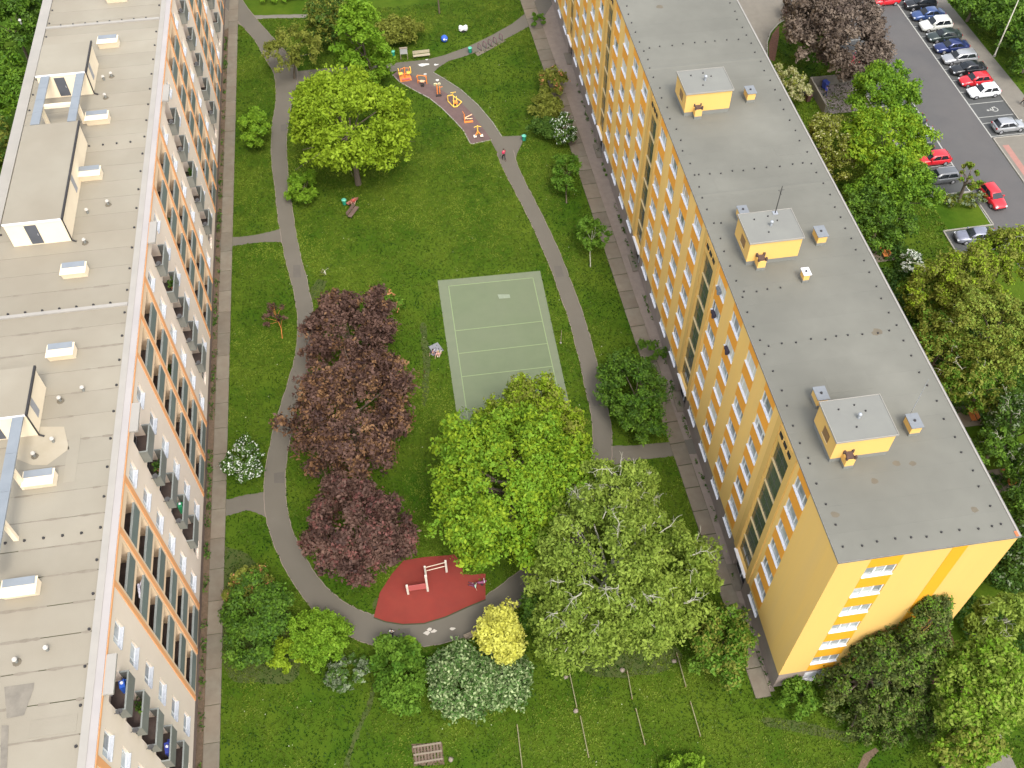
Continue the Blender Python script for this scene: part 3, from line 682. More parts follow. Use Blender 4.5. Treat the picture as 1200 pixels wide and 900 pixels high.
for c in ba_c:
    for z in RT[:5]: ops.append((c - BW / 2, c + BW / 2, z - 1.33, z + 1.25, 0.75))
    ops.append((c - .9, c + .9, RT[5] - .6, RT[5] + 1.0, 0.25))
def sect(u):
    v = (u - 32.7) % P2
    return 1 if v < 8.6 else 0
w = MB()
segs = []; u = LY0
cuts = sorted([32.7 + P2 * i for i in range(-2, 7)] + [41.3 + P2 * i for i in range(-2, 7)])
cuts = [LY0] + [c for c in cuts if LY0 < c < LY1] + [LY1]
for a, b2 in zip(cuts[:-1], cuts[1:]):
    mi = sect((a + b2) / 2)
    sub = [o for o in ops if a < (o[0] + o[1]) / 2 < b2]
    wall_with_openings(w, LX, 1, a, b2, 1.1, LR - .28, [o for o in sub if o[4] > 1], lambda u, z: mi, back_mi=2) if False else None
    wall_with_openings(w, LX, 1, a, b2, 1.1, LR - .28, sub, lambda u, z, mi=mi: mi)
w.build('front_wall', [M['cream'], M['peach']], lh)
w = MB(); w.box(LX - .35, LX - .07, LY0, LY1, 0, 1.1); w.box(LB, LB + .3, LY0, LY1, 0, LR - .28); w.box(LB + .3, LX - .36, LY0, LY0 + .3, 0, LR - .28); w.box(LB + .3, LX - .36, LY1 - .3, LY1, 0, LR - .28)
w.build('socle', M['lsocle'], lh)
# cornice
b = MB(); b.box(LX - .2, LX + .10, LY0, LY1, LR - .28, LR - .06); b.build('cornice', M['lorange'], lh)
# pilasters
for m_i in MODS:
    o_ = P2 * m_i
    for a, c in ((32.74, 33.12), (36.70, 37.12), (40.72, 41.24)):
        if a + o_ < LY0 + 1: continue
        b = MB(); b.box(LX - .02, LX + .05, a + o_, c + o_, 1.1, LR - .29); b.build('pilaster', M['lorange'], lh)
# loggias
m1 = MB(); m1.box(-.09, .03, -LW / 2, LW / 2, .06, 1.30); RAIL = m1.mesh('railing', M['rail'])
m1 = MB(); m1.box(-.12, .05, -LW / 2, LW / 2, 1.30, 1.35); RCAP = m1.mesh('rail_cap', M['railcap'])
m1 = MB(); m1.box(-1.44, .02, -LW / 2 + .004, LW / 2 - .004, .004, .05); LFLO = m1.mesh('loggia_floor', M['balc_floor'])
m1 = MB(); m1.box(-1.44, -1.36, -1.35, .55, .95, 2.45); m1.box(-1.44, -1.36, .62, 1.35, .10, 2.45); LDOOR = m1.mesh('balcony_door', M['white'])
m1 = MB()
for a, c, d in ((-1.27, -.42, 1.03), (-.34, .47, 1.03), (.70, 1.27, .20)): m1.box(-1.36, -1.345, a, c, d, 2.37)
LGL = m1.mesh('pane', M['glass_dark'])
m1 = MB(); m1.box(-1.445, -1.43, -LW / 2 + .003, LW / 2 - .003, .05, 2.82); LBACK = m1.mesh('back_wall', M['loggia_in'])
lrr = random.Random(12)
for c in lo_c:
    for z in RT:
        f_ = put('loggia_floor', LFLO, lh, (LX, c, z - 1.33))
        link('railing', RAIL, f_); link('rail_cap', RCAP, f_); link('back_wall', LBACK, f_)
        d_ = put('balcony_door', LDOOR, lh, (LX, c, z - 1.33)); link('pane', LGL, d_)
# plain windows
QFR, QGL = window_meshes(QW, QH, (0.34, 0.66), 'q', M['glass'])
sm = MB(); sm.box(-0.27, .10, -QW / 2 + .005, QW / 2 - .005, -0.05, 0.02); QS = sm.mesh('sill', plain('pale_blue_sill', (0.52, 0.54, 0.57)))
for c in wi_c:
    for z in RT: place_window(lh, 'window', QFR, QGL, LX - .21, c, z - .0, 0, QS, .21 + .0)
# balconies, standing half proud of the wall
BP = 0.62
m1 = MB(); m1.box(-.74, BP - .06, -BW / 2 - .08, BW / 2 + .08, 0, .12); BFL = m1.mesh('balcony_slab', M['balc_floor'])
m1 = MB(); m1.box(BP - .06, BP, -BW / 2 - .10, BW / 2 + .10, -.06, 1.28)
BFRO = m1.mesh('balcony_front', M['balc'])
m1 = MB(); m1.box(0.004, BP - .062, -BW / 2 - .10, -BW / 2 - .05, -.06, 1.28); BS1 = m1.mesh('balcony_side', M['balc'])
m1 = MB(); m1.box(0.004, BP - .062, BW / 2 + .05, BW / 2 + .10, -.06, 1.28); BS2 = m1.mesh('balcony_side', M['balc'])
m1 = MB(); m1.box(BP - .09, BP + .02, -BW / 2 - .13, BW / 2 + .13, 1.28, 1.33); m1.box(0.004, BP - .092, -BW / 2 - .13, -BW / 2 - .03, 1.28, 1.33); m1.box(0.004, BP - .092, BW / 2 + .03, BW / 2 + .13, 1.28, 1.33)
BCAP = m1.mesh('rail_cap', M['railcap'])
m1 = MB(); m1.box(-.74, -.66, -1.0, .1, .95, 2.3); m1.box(-.74, -.66, .2, 1.0, .14, 2.3); BDO = m1.mesh('balcony_door', M['white'])
m1 = MB(); m1.box(-.66, -.645, -.9, 0, 1.03, 2.22); m1.box(-.66, -.645, .28, .92, .22, 2.22); BGL = m1.mesh('pane', M['glass_dark'])
for c in ba_c:
    for z in RT[:5]:
        f_ = put('balcony_slab', BFL, lh, (LX, c, z - 1.33))
        for nm, me in (('balcony_front', BFRO), ('balcony_side', BS1), ('balcony_side', BS2), ('rail_cap', BCAP)): link(nm, me, f_)
        d_ = put('balcony_door', BDO, lh, (LX, c, z - 1.33)); link('pane', BGL, d_)
    b = MB(); b.box(LX + .11, LX + .72, c - 1.30, c + 1.25, LR - .22, LR - .04); b.build('balcony_canopy', M['verge'], lh)
    b = MB(); b.box(LX - .22, LX - .16, c - .9, c + .9, RT[5] - .6, RT[5] + 1.0); d_ = b.build('hall_window', M['white'], lh)
    b = MB(); b.box(LX - .16, LX - .15, c - .8, c - .05, RT[5] - .5, RT[5] + .9); b.box(LX - .16, LX - .15, c + .05, c + .8, RT[5] - .5, RT[5] + .9); b.build('pane', M['glass_dark'], d_)
# roof: felt sheets laid side by side, verge strips at both long sides
b = MB(); b.box(LB, LX - .02, LY0, LY1, LR - .26, LR - .05); rf = b.build('roof', M['joint'], lh)
joints = [6.0]
y = 6.0; jr = random.Random(2); MOSS = mat('joint_moss', (.17, .145, .11), (.235, .205, .16), .95, 1.2, 6)
while y < 146: y += 2.14; joints.append(min(y, 146))
for a, c in zip(joints[:-1], joints[1:]):
    gp = .035 if a < 38 else .012
    h_ = jr.uniform(-.006, .006)
    s_ = MB(); s_.box(LB + .95, LX - .92, a + gp, c - gp, -.05, 0.0); s_.v = [(p[0], p[1], p[2] + LR + (h_ if p[2] > -.01 else 0)) for p in s_.v]
    s_.build('felt_sheet', M['roof_beige'], rf)
jd = random.Random(8)
for c in joints:
    if not (16 < c < 60): continue
    b = MB(); x = LX - 1.0
    while x > LB + 1.2:
        L_ = jd.uniform(.4, 1.6)
        if jd.random() < .62:
            w0, w1 = jd.uniform(.02, .11), jd.uniform(.02, .11)
            b.add([(x, c - w0, LR + .012), (x - L_ * .5, c - w0 * 1.5, LR + .012), (x - L_, c - w1, LR + .012), (x - L_, c + w1 * .6, LR + .012), (x - L_ * .5, c + w0, LR + .012), (x, c + w0 * .5, LR + .012)], [(0, 1, 2, 3, 4, 5)])
        x -= L_
    if b.f: tag(b.build('joint_dirt', MOSS, rf), kind='stuff')
for nm, x0, x1, z1, m_ in (('verge_strip', LX - .90, LX - .42, LR + .07, M['verge']), ('verge_strip', LX - .42, LX + .07, LR + .03, mat('verge_lilac', (.36, .33, .31), (.32, .295, .28), .6, .4)), ('verge_strip', LB - .06, LB + .92, LR + .09, M['verge'])):
    b = MB(); b.box(x0, x1, LY0, LY1, LR - .05, z1); b.build(nm, m_, rf)
for yy in (57.15, 97.35):
    b = MB(); b.box(LB + .95, LX - .92, yy - .16, yy + .16, LR - .01, LR + .14); b.build('expansion_beam', M['verge'], rf)
dots = MB()
y = 20.0
while y < 112: dot(-22.2, y, LR + .0, .11); dot(LB + 1.15, y + .8, LR, .11); y += 2.42
for yy in (36.7, 77.5, 57.5, 97.7):
    x = -23.4
    while x > LB + 1.3: dot(x, yy, LR + .01, .11); x -= 1.22 if yy < 40 or yy > 70 else 1.3
tag(dots.build('lightning_wire_holder', M['metal_dark'], rf), kind='stuff')
for (x0, x1, y0, y1, z) in ((-25.0, -22.3, 23.30, 24.35, .004), (-25.1, -24.3, 40.9, 44.9, .003)):
    b = MB(); b.box(x0, x1, y0, y1, LR + .008, LR + .02); b.build('felt_patch', M['roof_beige'], rf)
for pl in ([(5, 805), (40, 800), (39, 808), (28, 838), (8, 842)], [(2, 850), (10, 850), (8, 900), (0, 900)]):
    b = MB(); b.add([(*at(px, py, LR + .021), LR + .021) for px, py in pl], [tuple(range(len(pl)))]); b.build('moss_patch', mat('wet_felt', (.22, .195, .155), (.15, .135, .11), .9, 1.6, 8), rf)
for pl in ([(75, 500), (81, 526), (55, 545), (38, 545), (20, 538), (22, 500)],):
    b = MB(); b.add([(*at(px, py, LR + .02), LR + .02) for px, py in pl], [tuple(range(len(pl)))]); b.build('damp_stain', mat('damp_felt', (.33, .285, .205), (.37, .325, .245), .92, .6, 6), rf)

def left_hut(x0, x1, y0, y1, label, door=True, side=True):
    h = 2.5
    t = thing('roof_hut', label, 'rooftop hut', ((x0 + x1) / 2, (y0 + y1) / 2, LR), 0, 'cream lift huts on the beige roof')
    b = MB(); b.box(x0, x1, y0, y1, LR, LR + h - .12); b.build('wall', M['cream_box'], t)
    b = MB(); b.box(x0 - .04, x1 + .02, y0 - .04, y1 + .04, LR + h - .12, LR + h); rf_ = b.build('roof', M['roof_beige'], t)
    b = MB(); b.box(x1 + .02, x1 + .16, y0 - .05, y1 + .05, LR + h - .14, LR + h + .05); b.build('gutter', M['metal_dark'], rf_)
    b = MB(); b.tube((x1 + .09, y0 - .05, LR + h - .1), (x1 + .09, y0 - .05, LR + .1), .06, n=6); b.tube((x1 + .09, y0 - .05, LR + .1), (x1 + .45, y0 - .2, LR + .06), .07, n=6)
    b.build('downpipe', M['metal_dark'], t)
    b = MB(); b.box(x0 - .04, x1, y0 - .07, y0 - .04, LR + h - .16, LR + h + .03); b.build('flashing', M['sill'], rf_)
    if door:
        b = MB(); xd = x0 + (x1 - x0) * .33; b.box(xd, xd + .95, y0 - .04, y0 + .03, LR + .12, LR + 2.1); d_ = b.build('door', M['door_grey'], t)
        b = MB(); b.box(xd + .78, xd + .84, y0 - .09, y0 - .04, LR + 1.0, LR + 1.2); b.build('handle', M['steel'], d_)
    if side:
        b = MB(); ym = (y0 + y1) / 2 - .4; b.box(x1 - .02, x1 + .03, ym - .55, ym + .1, LR + .5, LR + 2.0); d_ = b.build('louvre', mat('louvre_grey' + label[:3], (.34, .34, .34), (.28, .28, .29), .6, 3), t)
    return t
left_hut(-31.9, -27.45, 85.4, 90.3, 'cream roof hut at the far end of the two blue-grey gangways')
left_hut(-31.85, -27.25, 65.2, 77.9, 'long cream roof hut with a grey door in its near wall')
left_hut(-31.9, -27.3, 45.3, 49.6, 'cream roof hut cut by the left picture edge at half height', True)
def gangway(label, beams, legs, cross=None):
    t = thing('roof_gangway', label, 'gangway', (beams[0][0], (beams[0][2] + beams[0][3]) / 2, LR), 0, 'blue-grey gangways over the beige roof')
    for (x0, x1, y0, y1) in beams:
        b = MB(); n = 4
        for i in range(n): b.box(x0, x1, y0 + (y1 - y0) * i / n + .01, y0 + (y1 - y0) * (i + 1) / n - .01, LR + 2.32, LR + 2.44)
        b.build('deck', M['blue_sheet'], t)
    for (x, y) in legs:
        b = MB(); b.box(x - .16, x + .16, y - .14, y + .14, LR, LR + 2.31); b.build('leg', M['cream_box'], t)
    if cross:
        b = MB(); b.box(cross[0], cross[1], cross[2] - .15, cross[2] + .15, LR + 2.0, LR + 2.315); b.build('cross_beam', M['cream_box'], t)
gangway('twin blue-grey gangway joining the two far roof huts over cream legs', [(-31.45, -30.65, 78.1, 85.3), (-28.25, -27.5, 78.1, 85.3)], [(-31.0, 81.0), (-27.8, 81.0)], (-30.84, -27.96, 81.0))
gangway('blue-grey gangway running from the half-seen left hut toward the camera', [(-28.15, -27.4, 33.0, 45.2)], [(-27.6, 40.9), (-27.6, 36.9)])
def duct(x, y, label, s=1.0, l=1.0):
    t = thing('skylight_duct', label, 'roof vent', (x, y, LR), 0, 'cream box vents with blue-grey lids along the beige roof')
    b = MB(); a = 1.0 * l
    vs = [(-a, -.45, 0), (a, -.45, 0), (a, .45, 0), (-a, .45, 0), (-a, -.70, .75), (a, -.70, .75), (a, .45, .75), (-a, .45, .75)]
    b.add([(x + p[0], y + p[1], LR + p[2]) for p in vs], [(0, 3, 2, 1), (4, 5, 6, 7), (0, 1, 5, 4), (1, 2, 6, 5), (2, 3, 7, 6), (3, 0, 4, 7)])
    b.build('box', M['cream_box'], t)
    b = MB(); b.box(x - a - .05, x + a + .05, y - .76, y + .50, LR + .75, LR + .80); b.build('rim', M['cream_box'], t)
    b = MB(); b.add([(x - a + .05, y - .05, LR + .802), (x + a - .05, y - .05, LR + .802), (x + a - .05, y + .46, LR + .93), (x - a + .05, y + .46, LR + .93), (x - a + .05, y - .05, LR + .85), (x + a - .05, y - .05, LR + .85)], [(4, 5, 2, 3), (0, 1, 5, 4)])
    b.build('lid', M['blue_sheet'], t)
for (x, y, l, lb) in [(-26.6, 101.6, 1.0, 'cream box vent at the very top edge of the picture'), (-26.65, 93.3, .95, 'cream box vent beyond the far hut of the gangway'),
                      (-26.5, 81.0, 1.0, 'cream box vent beside the twin gangway'), (-26.4, 73.1, .95, 'cream box vent against the long hut wall'),
                      (-26.4, 61.2, .95, 'cream box vent just below the long hut'), (-26.4, 52.6, .95, 'cream box vent between the raised joint and the half-seen hut'),
                      (-26.5, 41.2, 1.0, 'cream box vent beside the near gangway leg'), (-26.6, 33.0, 1.05, 'cream box vent nearest the camera')]:
    duct(x, y, lb, l=l)
PIPE = ['vent pipe right of the far roof hut, nearer the roof edge of two', 'vent pipe just off the lower right corner of the far roof hut', 'vent pipe beside the near end of the long roof hut', 'vent pipe halfway along the wall of the long roof hut',
        'vent pipe alone in the open roof right of the long hut', 'vent pipe farthest right beside the half-seen left hut', 'vent pipe close to the wall of the half-seen left hut', 'vent pipe off the lower corner of the half-seen left hut', 'vent pipe just above the box vent by the near gangway leg',
        'vent pipe in the near roof, right one of a pair', 'vent pipe in the near roof, left one of a pair', 'vent pipe at the top left near the roof verge', 'vent pipe between the far hut and the box vent of the twin gangway']
for k, (px, py) in enumerate([(131, 90), (122, 94), (100, 285), (103, 250), (127, 240), (98, 458), (71, 470), (63, 518), (41, 535), (56, 762), (20, 776), (25, 28), (124, 115)]):
    x, y = at(px, py, LR)
    t = thing('vent_pipe', PIPE[k], 'vent pipe', (x, y, LR), 0, 'vent pipes on the beige roof')
    b = MB(); b.tube((x, y, LR), (x, y, LR + .42), .10, .10, 8); b.build('pipe', M['roof_cap'], t)
    b = MB(); b.tube((x, y, LR + .42), (x, y, LR + .52), .17, .12, 8); b.build('cowl', plain('cowl_pale', (.48, .45, .40)), t)
    if k % 2 == 0:
        b = MB(); b.tube((x, y, LR), (x, y, LR + .05), .28, .24, 10); b.build('collar', M['stain'], t)
# things on the balconies
def dish(c, z, label, grp='satellite dishes on the left house'):
    t = thing('satellite_dish', label, 'satellite dish', (LX, c, z), 0, grp)
    b = MB(); b.tube((LX, c, z), (LX + .35, c, z + .05), .025, n=6); b.tube((LX + .35, c, z + .05), (LX + .35, c, z + .35), .025, n=6); b.build('bracket', M['metal_dark'], t)
    b = MB(); p = Vector((LX + .38, c, z + .35)); d = Vector((.4, -.8, .45)).normalized(); b.tube(p, p + d * .05, .10, .21, 12)
    b.build('reflector', plain('dish_grey', (0.07, 0.068, 0.07)), t)
    b = MB(); b.tube(p + d * .06, p + d * .42, .012, n=5); b.ball(tuple(p + d * .44), .05); b.build('receiver', M['metal_dark'], t)
k = 0
for ci, c in enumerate(ba_c):
    for zi, z in enumerate(RT[:5]):
        if (ci * 5 + zi * 3) % 4 != 1: dish(c - 1.5 + (0.0), z + .1, 'dark dish at the %s balcony down, %s balcony column from the camera' % (['topmost', 'second', 'third', 'fourth', 'fifth'][zi], ['first', 'second', 'third', 'fourth', 'fifth', 'sixth', 'seventh', 'eighth'][ci])); k += 1

# ================================================================== TREES AND SHRUBS
LEAF = {
 'lime': leafmat('leaf_lime', (0.15, 0.245, 0.012), (0.33, 0.445, 0.032), .34),
 'green': leafmat('leaf_green', (0.050, 0.135, 0.012), (0.17, 0.29, 0.032), .30),
 'bright': leafmat('leaf_bright', (0.095, 0.215, 0.013), (0.255, 0.40, 0.034), .34),
 'dark': leafmat('leaf_dark', (0.026, 0.078, 0.013), (0.11, 0.185, 0.028), .25),
 'olive': leafmat('leaf_olive', (0.105, 0.135, 0.016), (0.28, 0.30, 0.055), .30),
 'birch': leafmat('leaf_birch', (0.115, 0.19, 0.020), (0.34, 0.43, 0.075), .34),
 'purple': leafmat('leaf_purple', (0.026, 0.014, 0.014), (0.185, 0.108, 0.080), .18),
 'grey_purple': leafmat('leaf_grey_purple', (0.034, 0.022, 0.020), (0.24, 0.19, 0.145), .18),
 'yellow': leafmat('leaf_yellow', (0.50, 0.49, 0.06), (0.80, 0.80, 0.20), .35),
 'varieg': leafmat('leaf_variegated', (0.070, 0.150, 0.030), (0.46, 0.54, 0.27), .25),
 'conifer': leafmat('leaf_conifer', (0.016, 0.036, 0.012), (0.17, 0.205, 0.048), .15),
 'bronze': leafmat('leaf_bronze', (0.08, 0.035, 0.018), (0.27, 0.155, 0.075), .2),
 'wine': leafmat('leaf_wine', (0.06, 0.022, 0.022), (0.24, 0.105, 0.085), .2),
 'white': leafmat('blossom_white', (0.45, 0.50, 0.42), (0.80, 0.82, 0.76), .2),
 'cream': leafmat('blossom_cream', (0.22, 0.25, 0.08), (0.60, 0.57, 0.33), .3),
 'orange': leafmat('blossom_orange', (0.45, 0.17, 0.07), (0.60, 0.30, 0.15), .3),
 'silver': leafmat('leaf_silver', (0.10, 0.14, 0.07), (0.32, 0.38, 0.24), .3),
}
def leaf_mesh(name, C, Nrm, size, tint, material, rng, aspect=1.5):
    """one rhombic leaf per centre"""
    n = len(C); Nrm = Nrm / (np.linalg.norm(Nrm, axis=1, keepdims=True) + 1e-9)
    r = rng.normal(size=(n, 3)); A = np.cross(Nrm, r); A /= (np.linalg.norm(A, axis=1, keepdims=True) + 1e-9); B = np.cross(Nrm, A)
    s = (size * rng.uniform(.65, 1.35, n))[:, None] if np.ndim(size) == 0 else (size * rng.uniform(.65, 1.35, n))[:, None]
    lift = Nrm * s * .18
    V = np.stack([C - A * s * .5 * aspect, C - B * s * .42 + lift, C + A * s * .5 * aspect, C + B * s * .42 + lift], 1).reshape(-1, 3)
    me = bpy.data.meshes.new(name); me.vertices.add(4 * n); me.vertices.foreach_set('co', V.astype(np.float32).ravel())
    idx = np.arange(4 * n, dtype=np.int32)
    me.loops.add(4 * n); me.loops.foreach_set('vertex_index', idx)
    me.polygons.add(n); me.polygons.foreach_set('loop_start', np.arange(0, 4 * n, 4, dtype=np.int32))
    try: me.polygons.foreach_set('loop_total', np.full(n, 4, dtype=np.int32))
    except Exception: pass
    a = me.attributes.new('tint', 'FLOAT', 'POINT'); a.data.foreach_set('value', np.repeat(np.clip(tint, 0, 1), 4).astype(np.float32))
    me.materials.append(material); me.update(); me.validate(); return me

def clumps(rng, R, shape, k):
    """clump centres filling a crown of semi-axes R; z runs from -1 to 1"""
    out = []
    while len(out) < k:
        d = rng.normal(size=3); d /= np.linalg.norm(d)
        if d[2] < -.45 and shape != 'full': continue
        r = rng.uniform(.45, 1.0) ** .6
        p = d * r
        if shape == 'cone':
            z = rng.uniform(-1, 1) ; w_ = (.12 + .88 * (1 - (z + 1) / 2) ** .75) * rng.uniform(.5, 1.0); a = rng.uniform(0, 6.283)
            p = np.array([math.cos(a) * w_, math.sin(a) * w_, z])
        elif shape == 'upright':
            z = rng.uniform(-1, 1); w_ = math.sqrt(max(0.05, 1 - ((z + .25) / 1.25) ** 2)) * rng.uniform(.45, 1.0); a = rng.uniform(0, 6.283)
            p = np.array([math.cos(a) * w_, math.sin(a) * w_, z])
        out.append(p)
    return np.array(out)

def crown_points(rng, R, shape, k, n, cr, droop=0.0, lump=1.0, tuft=.2):
    cl = clumps(rng, R, shape, k)
    # ragged outline: some directions reach farther than others
    ph = rng.uniform(0, 6.283, 6)
    ang = np.arctan2(cl[:, 1], cl[:, 0])
    rag = 1 + lump * (.10 * np.sin(2 * ang + ph[0]) + .09 * np.sin(3 * ang + ph[1]) + .07 * np.sin(5 * ang + ph[2]))
    cc = cl * np.array(R) * np.stack([rag, rag, np.ones_like(rag)], 1) * (1 - cr * .75)
    per = 8; nl = n; n = max(6, n // per)      # tufts of about eight leaves
    which = rng.integers(0, k, n)
    crs = cr * min(R[0], R[1]) * rng.uniform(.65, 1.35, k)
    d = rng.normal(size=(n, 3)); d /= np.linalg.norm(d, axis=1, keepdims=True); d[:, 2] = np.where(d[:, 2] < -.25, -d[:, 2] * .6, d[:, 2])
    rad = rng.uniform(.25, 1.0, n) ** .5 * np.where(rng.random(n) < .12, rng.uniform(1.0, 1.35, n), 1.0)
    sq = np.array([.62, .62, 1.55]) if CONE[0] else np.array([1.05, 1.05, .75]); CONE[0] = False
    P = cc[which] + d * (rad * crs[which])[:, None] * sq
    if droop:
        hr = np.hypot(P[:, 0] / R[0], P[:, 1] / R[1]); P[:, 2] -= droop * R[2] * hr ** 2 * .6
        P[:, 2] -= droop * rng.exponential(.45, n)
    Nn = d * .65 + rng.normal(size=(n, 3)) * .62 + np.array([0, 0, .35])
    ctint = np.clip(rng.normal(.5, .24, k), 0, 1)
    tint = ctint[which] * .42 + rng.uniform(0, 1, n) * .38
    P = np.repeat(P, per, 0) + rng.normal(size=(n * per, 3)) * tuft
    Nn = np.repeat(Nn, per, 0) + rng.normal(size=(n * per, 3)) * .45
    tint = np.repeat(tint, per) + rng.uniform(0, .20, n * per)
    return P, Nn, tint, cc

TREES = {}; CONE = [False]
def tree(name, label, px, py, rx, ry, zc, rz, kind, cat='tree', leaf=.30, n=6000, k=45, cr=.26, shape='round', trunk=True, trunk_r=.18, bark='bark',
         group=None, droop=0.0, seed=None, second=None, frac2=0.0, limbs=9, base=None, twigs=0, lump=1.0, xy=None):
    """px,py crown centre in the survey photograph, rx, ry its half extents there in pixels, zc height of the crown centre, rz half height in metres"""
    seed = seed if seed is not None else int(px * 13 + py * 7) % 100000
    rng = np.random.default_rng(seed)
    x, y = xy if xy else at(px, py, zc)
    s = scale_at(x, y, zc); RX = rx / s
    RY = math.sqrt(max((ry / s) ** 2 - (rz * .61) ** 2, (ry / s * .45) ** 2)) / .79
    bx, by = base if base else (x, y)
    t = thing(name, label, cat, (bx, by, 0), 0, group)
    n = int(n * 1.7); leaf = leaf * .74; k = int(k * 1.45); cr = cr * .74
    if shape == 'cone': CONE[0] = True
    P, Nn, tint, cc = crown_points(rng, (RX, RY, rz), shape, k, n, cr, droop, lump, min(.20, .06 * min(RX, RY) + .03) * (leaf / .26))
    n = len(P)
    if kind == 'varieg': tint = rng.random(n) ** 2.4
    P = P + np.array([x - bx, y - by, zc]); P[:, 2] = np.maximum(P[:, 2], .06)
    if second:
        q = np.repeat(rng.random(n // 8 + 1) < frac2, 8)[:n] if second not in ('white', 'cream') else rng.random(n) < frac2
        link('blossom' if second in ('white', 'cream', 'orange') else 'leaf_tips', leaf_mesh('blossom', P[q] + Nn[q] / np.linalg.norm(Nn[q], axis=1, keepdims=True) * .12, Nn[q], leaf * .9, tint[q], LEAF[second], rng), t)
        P, Nn, tint = P[~q], Nn[~q], tint[~q]
    me = leaf_mesh('crown', P, Nn, leaf, tint, LEAF[kind], rng)
    link('crown', me, t)
    if trunk:
        mb = MB(); top = Vector((x - bx, y - by, zc + rz * .25)); mid = Vector(((x - bx) * .35 + rng.uniform(-.2, .2), (y - by) * .35, max(zc - rz * .75, .6)))
        mb.path([(0, 0, -.05), (mid.x * .4, mid.y * .4, mid.z * .5), mid, (mid + top) / 2, top], [trunk_r * 1.25, trunk_r, trunk_r * .85, trunk_r * .6, trunk_r * .3], 8)
        sel = rng.choice(len(cc), min(limbs, len(cc)), replace=False)
        for i in sel:
            c = Vector(cc[i]) + Vector((x - bx, y - by, zc)); a = mid.lerp(top, float(rng.uniform(0, .8)))
            e = a.lerp(c, .5) + Vector((0, 0, float(rng.uniform(-.1, .5)))); r0 = trunk_r * .42
            mb.path([a, e, c], [r0, r0 * .65, r0 * .25], 5)
            for q in range(2):
                tw = c + Vector(rng.normal(size=3)) * cr * min(RX, RY) * .8; mb.tube(e.lerp(c, .6), tw, r0 * .3, r0 * .1, 4)
        mb.build('trunk', M[bark], t, local=True)
    if twigs:
        mb = MB()
        for i in range(twigs):
            j = rng.integers(0, len(cc)); c = Vector(cc[j]) * 1.03 + Vector((x - bx, y - by, zc + .42))
            d = Vector((cc[j][0], cc[j][1], rz * .3)).normalized(); pts = [c - d * 1.1 + Vector((0, 0, .1))]; rs = [.045]
            for q in range(4):
                d = (d + Vector(rng.normal(size=3)) * .35 + Vector((0, 0, .05))).normalized(); pts.append(pts[-1] + d * float(rng.uniform(.28, .55))); rs.append(.040 * (1 - q * .22))
                for w_ in range(2):
                    e = pts[-1]; dd = (d + Vector(rng.normal(size=3)) * .8).normalized(); mb.path([e, e + dd * .32, e + dd * .6 + Vector((0, 0, -.18))], [.018, .013, .008], 4)
            mb.path(pts, rs, 5)
        tag(mb.build('bare_branches', M['bark_pale'], t, local=True), 'pale bare branches standing out of the leaves', kind='stuff')
    TREES[name + str(seed)] = t
    return t

# --- inside the courtyard
tree('maple_tree', 'big yellow-green tree between the loop path and the exercise strip', 411, 148, 84, 74, 7.5, 4.6, 'lime', n=19000, k=100, leaf=.38, cr=.21, trunk_r=.32, base=at(420, 216), limbs=16)
tree('poplar_tree', 'bright green upright tree at the crossing of paths, above the big yellow-green one', 424, 48, 32, 46, 7.0, 6.0, 'bright', n=8000, k=50, leaf=.40, shape='upright', trunk_r=.22, base=at(436, 90))
tree('lime_bush', 'round light green bush below the left side of the big yellow-green tree', 356, 221, 20, 24, 1.8, 1.7, 'bright', cat='bush', n=2600, k=22, leaf=.30, trunk_r=.08)
tree('garden_tree', 'small round light green tree on the lawn left of the loop path', 297, 149, 21, 28, 2.6, 2.2, 'bright', n=3200, k=24, leaf=.30, trunk_r=.1)
tree('olive_tree', 'loose olive-brown tree leaning over the upper path junction', 344, 60, 36, 36, 4.0, 2.8, 'olive', n=3600, k=46, leaf=.24, cr=.2, trunk_r=.14, base=at(345, 92))
tree('alder_tree', 'dark olive tree on the top lawn left of the upright tree', 386, 22, 34, 36, 4.2, 3.4, 'olive', n=7000, k=50, leaf=.30, second='dark', frac2=.45, trunk_r=.2)
tree('birch_tree', 'slim dark tree with a pale stem beside the upright tree', 400, 32, 18, 26, 3.6, 2.6, 'dark', n=2200, k=20, leaf=.28, bark='bark_pale', trunk_r=.12, base=at(399, 55))
tree('spreading_bush', 'wide flat olive bush behind the green bin and the notice board', 466, 36, 32, 22, 1.7, 1.5, 'olive', cat='bush', n=5200, k=40, leaf=.28, trunk_r=.1)
tree('bush', 'small bush at the fork in the top right path', 630, 24, 10, 12, .7, .7, 'green', cat='bush', n=700, k=8, leaf=.25, trunk=False)
tree('thin_tree', 'bare thin stem on the top lawn at the picture edge', 510, -22, 14, 14, 5.5, 1.6, 'olive', n=500, k=9, leaf=.22, trunk_r=.10, base=at(515, 16))
tree('low_bush', 'low yellow-green bush at the top edge of the lawn', 330, -6, 30, 12, .8, .8, 'bright', cat='bush', n=1800, k=16, leaf=.28, trunk=False)
for (px, py, rx, ry, z, rz, kd, lb, sec, fr) in [
    (646, 96, 19, 21, 1.5, 1.4, 'olive', 'reddish olive shrub at the top of the shrub row beside the right pavement', 'orange', .05),
    (640, 128, 23, 22, 1.4, 1.3, 'olive', 'olive green shrub second from the top of the shrub row', None, 0),
    (636, 150, 22, 16, 1.3, 1.2, 'dark', 'dark green shrub in the shrub row by the bin', None, 0),
    (661, 152, 17, 24, 1.7, 1.6, 'dark', 'dark shrub sprinkled with white blossom in the shrub row', 'white', .14)]:
    tree('shrub', lb, px, py, rx, ry, z, rz, kd, cat='shrub', n=3000, k=24, leaf=.26, trunk=False, second=sec, frac2=fr)
